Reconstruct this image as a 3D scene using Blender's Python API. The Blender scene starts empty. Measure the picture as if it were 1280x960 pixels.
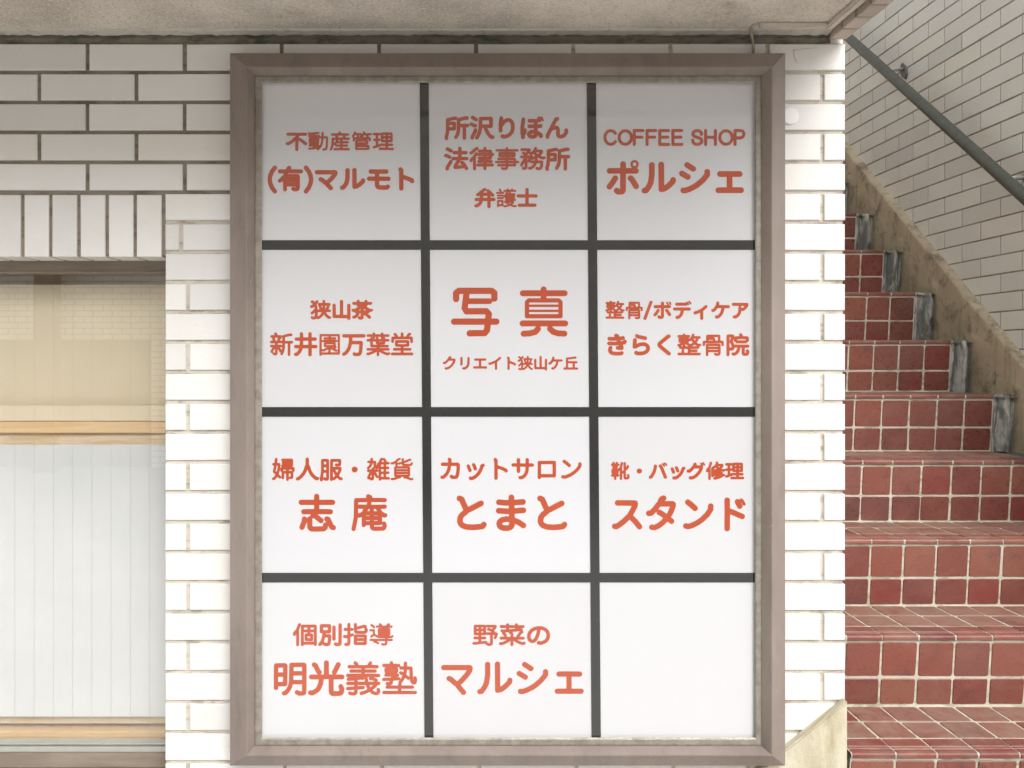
import bpy, bmesh, math, random
import numpy as np
from mathutils import Vector, Matrix
random.seed(7)
sc = bpy.context.scene
C = sc.collection
R = math.radians
# ------------------------------------------------------------------ camera, world, sun, exposure
ZC = 1.371           # eye height
F = 1027.0           # focal length in pixels of the 1280 px wide photograph
D0 = 2.02            # distance from the lens to the tiled wall (wall face is y = 0)
cam = bpy.data.cameras.new('camera')
cam.sensor_width = 36; cam.lens = F / 1280 * 36
cam.shift_x = 82 / 1280; cam.shift_y = -30 / 1280
cam.clip_start = 0.02; cam.clip_end = 3000
co = bpy.data.objects.new('camera', cam); C.objects.link(co)
co.location = (0, -D0, ZC); co.rotation_euler = (R(90), 0, 0)
sc.camera = co
SUN_EL, SUN_ROT = 42, 158      # degrees
w = bpy.data.worlds.new('World'); sc.world = w; w.use_nodes = True
nt = w.node_tree; bg = nt.nodes['Background']
sky = nt.nodes.new('ShaderNodeTexSky'); sky.sky_type = 'NISHITA'; sky.sun_disc = False
sky.sun_elevation = R(SUN_EL); sky.sun_rotation = R(SUN_ROT)
sky.dust_density = 5.0; sky.air_density = 1.0; sky.ozone_density = 1.0
hs = nt.nodes.new('ShaderNodeHueSaturation'); hs.inputs['Saturation'].default_value = 0.12
nt.links.new(sky.outputs[0], hs.inputs['Color']); nt.links.new(hs.outputs[0], bg.inputs['Color'])
bg.inputs['Strength'].default_value = 0.15
sl = bpy.data.lights.new('sun', 'SUN'); sl.energy = .5; sl.angle = R(58); sl.color = (1, 0.98, 0.955)
so = bpy.data.objects.new('sun', sl); C.objects.link(so)
# world azimuth: sun sits over the street behind the camera, a little to the right
az = R(SUN_ROT)
sd = Vector((math.sin(az) * math.cos(R(SUN_EL)), math.cos(az) * math.cos(R(SUN_EL)), math.sin(R(SUN_EL))))
so.rotation_euler = sd.to_track_quat('Z', 'Y').to_euler()
vs = sc.view_settings
vs.view_transform = 'Standard'; vs.look = 'None'; vs.gamma = 1; vs.use_curve_mapping = False
vs.exposure = .87
cy = sc.cycles; cy.use_denoising = True; cy.max_bounces = 10; cy.diffuse_bounces = 6; cy.glossy_bounces = 4; cy.transparent_max_bounces = 8

# ------------------------------------------------------------------ helpers
def P(u, v, y=0.0):
    """lens maths: the point at depth plane y seen at photo pixel u, v (used once to set real sizes)"""
    d = y + D0
    return Vector(((u - 558) * d / F, y, ZC + (450 - v) * d / F))
def X(u, y=0.0): return (u - 558) * (y + D0) / F
def Z(v, y=0.0): return ZC + (450 - v) * (y + D0) / F

def put(name, me, m=None, parent=None, loc=None, rot=None):
    o = bpy.data.objects.new(name, me); C.objects.link(o)
    if m is not None and me is not None and len(me.materials) == 0: me.materials.append(m)
    if parent is not None: o.parent = parent
    if loc is not None: o.location = loc
    if rot is not None: o.rotation_euler = rot
    return o
def thing(name, label, cat, loc=(0, 0, 0), group=None):
    o = bpy.data.objects.new(name, None); C.objects.link(o); o.location = loc; o.empty_display_size = .05
    o['label'] = label; o['category'] = cat
    if group: o['group'] = group
    return o
def tag(o, label, cat, group=None):
    o['label'] = label; o['category'] = cat
    if group: o['group'] = group
    return o
def pydata(name, v, f, smooth=False):
    me = bpy.data.meshes.new(name); me.from_pydata([tuple(p) for p in v], [], f); me.update()
    if smooth:
        for p in me.polygons: p.use_smooth = True
    return me
def bm_mesh(name, bm, smooth=False):
    bmesh.ops.recalc_face_normals(bm, faces=bm.faces)
    me = bpy.data.meshes.new(name); bm.to_mesh(me); bm.free()
    if smooth:
        for p in me.polygons: p.use_smooth = True
    return me
def add_box(bm, x0, x1, y0, y1, z0, z1):
    vs_ = [bm.verts.new(p) for p in ((x0,y0,z0),(x1,y0,z0),(x1,y1,z0),(x0,y1,z0),(x0,y0,z1),(x1,y0,z1),(x1,y1,z1),(x0,y1,z1))]
    for f in ((0,3,2,1),(4,5,6,7),(0,1,5,4),(1,2,6,5),(2,3,7,6),(3,0,4,7)): bm.faces.new([vs_[i] for i in f])
def box_mesh(name, *boxes, bevel=0):
    bm = bmesh.new()
    for b in boxes: add_box(bm, *b)
    if bevel: bmesh.ops.bevel(bm, geom=list(bm.edges), offset=bevel, segments=2, affect='EDGES', clamp_overlap=True)
    return bm_mesh(name, bm)
def tube(name, pts, r, n=12, cap=True, rs=None):
    pts = [Vector(p) for p in pts]; v = []; f = []
    up = Vector((0, 0, 1))
    for i, p in enumerate(pts):
        t = (pts[min(i+1, len(pts)-1)] - pts[max(i-1, 0)]).normalized()
        a = t.cross(up)
        if a.length < .1: a = t.cross(Vector((1, 0, 0)))
        a.normalize(); b = a.cross(t)
        rr = rs[i] if rs else r
        for k in range(n):
            q = 2 * math.pi * k / n
            v.append(p + (a * math.cos(q) + b * math.sin(q)) * rr)
    for i in range(len(pts)-1):
        for k in range(n):
            f.append((i*n+k, i*n+(k+1) % n, (i+1)*n+(k+1) % n, (i+1)*n+k))
    if cap: f.append(tuple(range(n))[::-1]); f.append(tuple(range((len(pts)-1)*n, len(pts)*n)))
    me = pydata(name, v, f)
    for p in me.polygons: p.use_smooth = len(p.vertices) == 4
    return me

# ------------------------------------------------------------------ materials
class M:
    """small node builder"""
    def __init__(s, name, rough=.6, ior=1.45, metal=0):
        s.m = bpy.data.materials.new(name); s.m.use_nodes = True; s.t = s.m.node_tree; s.n = s.t.nodes; s.l = s.t.links
        s.b = s.n['Principled BSDF']; s.b.inputs['Roughness'].default_value = rough; s.b.inputs['IOR'].default_value = ior
        s.b.inputs['Metallic'].default_value = metal
        tc = s.n.new('ShaderNodeTexCoord'); geo = s.n.new('ShaderNodeNewGeometry'); s.pos = geo.outputs['Position']; s.obj = tc.outputs['Object']
        s.rnd = s.n.new('ShaderNodeObjectInfo').outputs['Random']
    def mapping(s, scale, src=None):
        mp = s.n.new('ShaderNodeMapping'); mp.inputs['Scale'].default_value = scale if hasattr(scale, '__len__') else (scale,)*3
        s.l.new(src or s.pos, mp.inputs['Vector']); return mp.outputs[0]
    def offs(s, vec):
        """shift a coordinate by the object's random number so no two pieces share a pattern"""
        mu = s.n.new('ShaderNodeMath'); mu.operation = 'MULTIPLY'; mu.inputs[1].default_value = 37.0; s.l.new(s.rnd, mu.inputs[0])
        ad = s.n.new('ShaderNodeVectorMath'); ad.operation = 'ADD'; s.l.new(vec, ad.inputs[0]); s.l.new(mu.outputs[0], ad.inputs[1]); return ad.outputs[0]
    def noise(s, scale, detail=4, rough=.55, src=None, dist=0):
        n = s.n.new('ShaderNodeTexNoise'); n.inputs['Scale'].default_value = scale; n.inputs['Detail'].default_value = detail
        n.inputs['Roughness'].default_value = rough; n.inputs['Distortion'].default_value = dist
        s.l.new(src or s.pos, n.inputs['Vector']); return n.outputs[0]
    def ramp(s, fac, stops):
        r = s.n.new('ShaderNodeValToRGB'); e = r.color_ramp.elements
        while len(e) < len(stops): e.new(.5)
        for k, (p, c) in enumerate(stops):
            e[k].position = p; c = c if hasattr(c, '__len__') else (c, c, c); e[k].color = (*c[:3], 1)
        s.l.new(fac, r.inputs[0]); return r.outputs[0]
    def mix(s, fac, a, b, mode='MIX'):
        x = s.n.new('ShaderNodeMix'); x.data_type = 'RGBA'; x.blend_type = mode
        for sock, val in ((x.inputs[0], fac), (x.inputs[6], a), (x.inputs[7], b)):
            if hasattr(val, 'is_output') or isinstance(val, bpy.types.NodeSocket): s.l.new(val, sock)
            elif hasattr(val, '__len__'): sock.default_value = (*val[:3], 1)
            else: sock.default_value = val
        return x.outputs[2]
    def color(s, c):
        if isinstance(c, bpy.types.NodeSocket): s.l.new(c, s.b.inputs['Base Color'])
        else: s.b.inputs['Base Color'].default_value = (*c, 1)
        return s
    def roughness(s, c): s.l.new(c, s.b.inputs['Roughness']); return s
    def bump(s, h, strength=.3, dist=.002):
        b = s.n.new('ShaderNodeBump'); b.inputs['Strength'].default_value = strength; b.inputs['Distance'].default_value = dist
        s.l.new(h, b.inputs['Height']); s.l.new(b.outputs[0], s.b.inputs['Normal']); return s

def mat_tile(name, base, var=.05, rough=.42):
    k = M(name, rough)
    lo = tuple(c * (1 - var*1.6) for c in base); hi = base
    per = k.ramp(k.rnd, [(0, lo), (.35, hi), (.8, tuple(c * (1 - var*.4) for c in base)), (1, (base[0], base[1]*.97, base[2]*.93))])
    cloud = k.noise(7, 3, .6, k.offs(k.obj))
    c = k.mix(k.ramp(cloud, [(.45, 0), (.8, .22)]), per, (base[0]*.78, base[1]*.72, base[2]*.6))
    spk = k.noise(420, 2, .5)
    c = k.mix(k.ramp(spk, [(.70, 0), (.76, .55)]), c, (.30, .24, .18))
    sm = k.noise(14, 5, .65, k.mapping((1, 1, 3)))
    c = k.mix(k.ramp(sm, [(.62, 0), (.78, .35)]), c, (base[0]*.72, base[1]*.6, base[2]*.42))
    k.color(c); k.bump(k.noise(90, 4, .6), .25, .0012)
    return k.m
m_tile = mat_tile('glazed_white_tile', (.74, .728, .705), .075)
m_tile_in = mat_tile('grey_white_tile', (.75, .76, .705), .12, .5)

def mat_mortar(name, a, b, dirt):
    k = M(name, .9)
    c = k.mix(k.ramp(k.noise(9, 5, .6), [(.3, 0), (.7, 1)]), a, b)
    c = k.mix(k.ramp(k.noise(23, 5, .7, k.mapping((.6, 1, 2))), [(.5, 0), (.62, 1)]), c, dirt)
    k.color(c); k.bump(k.noise(300, 4, .6), .6, .002)
    return k.m
m_mortar = mat_mortar('wall_mortar', (.50, .46, .40), (.62, .58, .51), (.34, .30, .24))
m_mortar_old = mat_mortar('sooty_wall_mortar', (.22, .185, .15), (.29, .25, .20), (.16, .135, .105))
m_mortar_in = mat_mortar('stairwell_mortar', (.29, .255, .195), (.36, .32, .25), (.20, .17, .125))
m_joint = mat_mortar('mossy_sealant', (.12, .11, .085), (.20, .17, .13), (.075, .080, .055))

def mat_brown(name):
    k = M(name, .48)
    c = k.mix(k.ramp(k.noise(5, 6, .65, k.mapping((1.5, 1, .5)), .1), [(.35, 0), (.7, 1)]), (.205, .166, .143), (.275, .228, .198))
    c = k.mix(k.ramp(k.noise(16, 6, .7, k.mapping((2.2, 1, .5)), .1), [(.54, 0), (.70, .4)]), c, (.15, .12, .112))
    c = k.mix(k.ramp(k.noise(60, 4, .7), [(.62, 0), (.74, .5)]), c, (.34, .29, .24))
    k.color(c); k.roughness(k.ramp(k.noise(30, 4), [(.3, .40), (.7, .6)])); k.bump(k.noise(160, 3), .12, .001)
    return k.m
m_brown = mat_brown('bronze_anodised_aluminium')
k = M('weathered_champagne_aluminium', .42, metal=.25)
c = k.mix(k.ramp(k.noise(45, 4, .6), [(.40, 0), (.66, 1)]), (.31, .285, .24), (.215, .19, .155))
k.color(c); k.roughness(k.ramp(k.noise(200, 3), [(.4, .35), (.6, .65)])); k.bump(k.noise(300, 3), .12, .001); m_champ = k.m
GLOSS = dict(rough=.035, ior=1.95)
k = M('milky_acrylic_panel', **GLOSS)
c = k.mix(k.ramp(k.noise(1.7, 4, .6), [(.3, 0), (.75, 1)]), (.605, .61, .63), (.575, .58, .60))
c = k.mix(k.rnd, c, k.mix(1.0, c, (.955, .95, .94), 'MULTIPLY'))
c = k.mix(k.ramp(k.noise(30, 6, .75, k.mapping((1, 1, .35)), .6), [(.60, 0), (.78, .22)]), c, (.52, .51, .49))
c = k.mix(k.ramp(k.noise(150, 5, .8, k.mapping((.25, 1, 1))), [(.68, 0), (.74, .25)]), c, (.45, .44, .42))
k.color(c); k.bump(k.noise(2.2, 2), .12, .01); m_panel = k.m
k = M('black_divider_strip', .06, 1.95)
k.color(k.mix(k.ramp(k.noise(300, 3, .6), [(.66, 0), (.74, .6)]), (.014, .014, .014), (.11, .10, .09)))
k.bump(k.noise(3, 2), .1, .01); m_bar = k.m
k = M('vermilion_sheet_lettering', **GLOSS)
k.color(k.mix(k.ramp(k.noise(5, 3), [(.35, 0), (.7, 1)]), (.40, .054, .013), (.435, .068, .019))); k.bump(k.noise(2.2, 2), .12, .01); m_red = k.m

# quarry tiles
def mat_quarry(name, dust, dustcol, rough):
    k = M(name, rough)
    per = k.ramp(k.rnd, [(0, (.125, .050, .042)), (.14, (.20, .046, .036)), (.3, (.165, .052, .040)), (.45, (.235, .072, .048)), (.6, (.185, .062, .055)), (.75, (.25, .092, .058)), (.9, (.15, .058, .050)), (1, (.22, .080, .060))])
    c = k.mix(k.ramp(k.noise(16, 4, .5, k.offs(k.obj)), [(.42, 0), (.74, .5)]), per, (.215, .078, .058))
    c = k.mix(k.ramp(k.noise(11, 5, .7, None, .8), [(.56, 0), (.70, .6)]), c, (.085, .050, .046))
    c = k.mix(k.ramp(k.noise(9, 6, .7, k.mapping((1, 1, 1.6)), .6), [(.50 - dust * .25, 0), (.72 - dust * .2, .25 + dust * .6)]), c, dustcol)
    k.color(c); k.roughness(k.ramp(k.noise(50, 4), [(.3, rough - .1), (.7, rough + .15)])); k.bump(k.noise(120, 4), .2, .001); return k.m
m_red_tile = mat_quarry('red_quarry_tile', .08, (.27, .145, .11), .3)
m_tread_tile = mat_quarry('worn_tread_tile', .8, (.285, .185, .14), .5)
m_nose_tile = mat_quarry('nosing_quarry_tile', .4, (.27, .165, .125), .42)
m_grout = mat_mortar('cream_grout', (.50, .47, .38), (.60, .57, .48), (.34, .31, .22))

def mat_concrete(name, a, b, streak, dark, wet=.55):
    k = M(name, .85)
    c = k.mix(k.ramp(k.noise(4, 6, .65), [(.35, 0), (.68, 1)]), a, b)
    c = k.mix(k.ramp(k.noise(9, 6, .65, k.mapping((1, 3, .35)), .5), [(.5, 0), (.66, .8)]), c, streak)
    c = k.mix(k.ramp(k.noise(13, 6, .75, None, .15), [(wet, 0), (wet + .14, .85)]), c, dark)
    k.color(c); k.bump(k.noise(70, 6, .7), .5, .004)
    return k.m
m_string = mat_concrete('ochre_stained_concrete', (.43, .36, .25), (.56, .48, .34), (.31, .265, .18), (.17, .14, .10), .52)
m_chan = mat_concrete('patched_grey_mortar', (.085, .095, .09), (.16, .17, .155), (.28, .28, .25), (.05, .06, .065), .6)
k = M('pale_lime_mortar', .85)
c = k.mix(k.ramp(k.noise(1, 4, .6, k.mapping((42, 9, 7)), .5), [(.42, 0), (.56, 1)]), (.15, .16, .155), (.46, .46, .41))
c = k.mix(k.ramp(k.noise(1, 5, .7, k.mapping((60, 20, 12)), .8), [(.52, 0), (.64, .9)]), c, (.17, .165, .14))
c = k.mix(k.ramp(k.noise(28, 5, .75), [(.58, 0), (.70, .7)]), c, (.24, .16, .14))
k.color(c); k.bump(k.noise(80, 6, .7), .6, .004); m_chan2 = k.m
m_skirt = mat_concrete('pale_ochre_concrete', (.50, .45, .32), (.62, .58, .46), (.36, .31, .19), (.30, .25, .16), .62)
k = M('sprayed_soffit_stucco', .92)
c = k.mix(k.ramp(k.noise(2.1, 5, .65), [(.40, 0), (.60, 1)]), (.82, .745, .65), (.55, .49, .425))
c = k.mix(k.ramp(k.noise(150, 4, .75), [(.54, 0), (.62, .8)]), c, (.88, .82, .73))
c = k.mix(k.ramp(k.noise(170, 4, .75, k.mapping((1.1, 1.1, 1.1))), [(.54, 0), (.64, .6)]), c, (.27, .22, .17))
c = k.mix(k.ramp(k.noise(7, 6, .75), [(.60, 0), (.70, .6)]), c, (.33, .27, .18))
k.color(c); k.bump(k.noise(170, 4, .7), 1, .006); m_soffit = k.m
k = M('flaking_white_paint', .7)
k.color(k.mix(k.ramp(k.noise(40, 5, .7), [(.5, 0), (.7, .8)]), (.52, .49, .44), (.34, .29, .22))); k.bump(k.noise(120, 4), .4, .002); m_trim = k.m
k = M('ivory_plastic', .5)
k.color(k.mix(k.ramp(k.noise(30, 5, .7), [(.5, 0), (.75, .6)]), (.56, .50, .44), (.38, .31, .24))); m_ivory = k.m
k = M('dark_green_rail_paint', .42)
k.color(k.mix(k.ramp(k.noise(35, 5, .6), [(.4, 0), (.7, 1)]), (.075, .085, .068), (.10, .105, .085))); k.bump(k.noise(200, 3), .1, .001); m_rail = k.m
k = M('galvanised_steel', .4, metal=.6); k.color((.55, .55, .52)); m_steel = k.m
k = M('aged_cable_sheath', .6); k.color(k.mix(k.ramp(k.noise(60, 3), [(.4, 0), (.6, 1)]), (.30, .23, .16), (.40, .33, .25))); m_cable = k.m
k = M('white_cap_plastic', .35); k.color((.82, .81, .79)); m_cap = k.m
# ground and the far side of the street
k = M('pavement_concrete', .9)
k.color(k.mix(k.ramp(k.noise(2.3, 6, .6), [(.3, 0), (.7, 1)]), (.55, .535, .51), (.61, .595, .565))); k.bump(k.noise(80, 5), .3, .003); m_ground = k.m
def mat_brickwall(name):
    k = M(name, .5)
    b = k.n.new('ShaderNodeTexBrick'); b.offset = .5
    cx = k.n.new('ShaderNodeSeparateXYZ'); k.l.new(k.pos, cx.inputs[0]); cb = k.n.new('ShaderNodeCombineXYZ')
    ad = k.n.new('ShaderNodeMath'); ad.operation = 'ADD'; k.l.new(cx.outputs[0], ad.inputs[0]); k.l.new(cx.outputs[1], ad.inputs[1])
    k.l.new(ad.outputs[0], cb.inputs[0]); k.l.new(cx.outputs[2], cb.inputs[1]); k.l.new(cb.outputs[0], b.inputs['Vector'])
    b.inputs['Scale'].default_value = 1; b.inputs['Brick Width'].default_value = .239; b.inputs['Row Height'].default_value = .0738
    b.inputs['Mortar Size'].default_value = .006; b.inputs['Color1'].default_value = (.80, .77, .73, 1); b.inputs['Color2'].default_value = (.74, .71, .66, 1)
    b.inputs['Mortar'].default_value = (.24, .17, .11, 1)
    k.color(b.outputs[0]); return k.m
m_brickfar = mat_brickwall('far_white_tile_cladding')
k = M('shop_dark_glass', .08); k.color((.16, .16, .15)); m_darkglass = k.m
k = M('brown_steel_post', .5); k.color((.17, .105, .065)); m_post = k.m
# window
k = M('clear_wired_glass', .02)
gl = k.n.new('ShaderNodeBsdfGlossy'); gl.inputs['Roughness'].default_value = .012; gl.inputs['Color'].default_value = (1, 1, 1, 1)
tr = k.n.new('ShaderNodeBsdfTransparent'); mx = k.n.new('ShaderNodeMixShader')
lw = k.n.new('ShaderNodeLayerWeight'); lw.inputs['Blend'].default_value = .5
fr = k.n.new('ShaderNodeMapRange'); fr.inputs['To Min'].default_value = .17; fr.inputs['To Max'].default_value = 1
pw = k.n.new('ShaderNodeMath'); pw.operation = 'POWER'; pw.inputs[1].default_value = 5; k.l.new(lw.outputs['Facing'], pw.inputs[0]); k.l.new(pw.outputs[0], fr.inputs['Value'])
k.l.new(fr.outputs[0], mx.inputs[0]); k.l.new(tr.outputs[0], mx.inputs[1]); k.l.new(gl.outputs[0], mx.inputs[2])
k.l.new(mx.outputs[0], k.n['Material Output'].inputs['Surface']); m_glass = k.m
k = M('glass_wire', .4, metal=.3); k.color((.55, .55, .53)); m_wire = k.m
k = M('white_window_film', .7); k.color(k.mix(k.ramp(k.noise(3, 4), [(.35, 0), (.65, 1)]), (.575, .59, .58), (.62, .63, .61))); m_film = k.m
k = M('yellowed_roller_blind', .9)
k.color(k.mix(k.ramp(k.noise(2.5, 3), [(.3, 0), (.7, 1)]), (.69, .605, .435), (.74, .66, .50))); m_blind = k.m
k = M('varnished_pine', .55)
k.color(k.mix(k.ramp(k.noise(6, 6, .6, k.mapping((.6, 1, 14)), .5), [(.35, 0), (.65, 1)]), (.66, .45, .24), (.74, .56, .34))); k.bump(k.noise(6, 5, .6, k.mapping((.6, 1, 14))), .2, .002); m_pine = k.m
k = M('pale_plywood', .7)
k.color(k.mix(k.ramp(k.noise(14, 6, .65, k.mapping((.5, 1, 3)), .8), [(.38, 0), (.66, 1)]), (.66, .50, .30), (.80, .70, .54))); m_ply = k.m
k = M('grey_window_rail', .4, metal=.3); k.color(k.mix(k.noise(40, 4), (.36, .37, .33), (.48, .49, .44))); m_greyrail = k.m
k = M('brown_window_frame', .5); k.color(k.mix(k.ramp(k.noise(12, 5, .6, k.mapping((.4, 1, 3))), [(.4, 0), (.65, 1)]), (.20, .16, .125), (.27, .225, .175))); m_winframe = k.m

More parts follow.
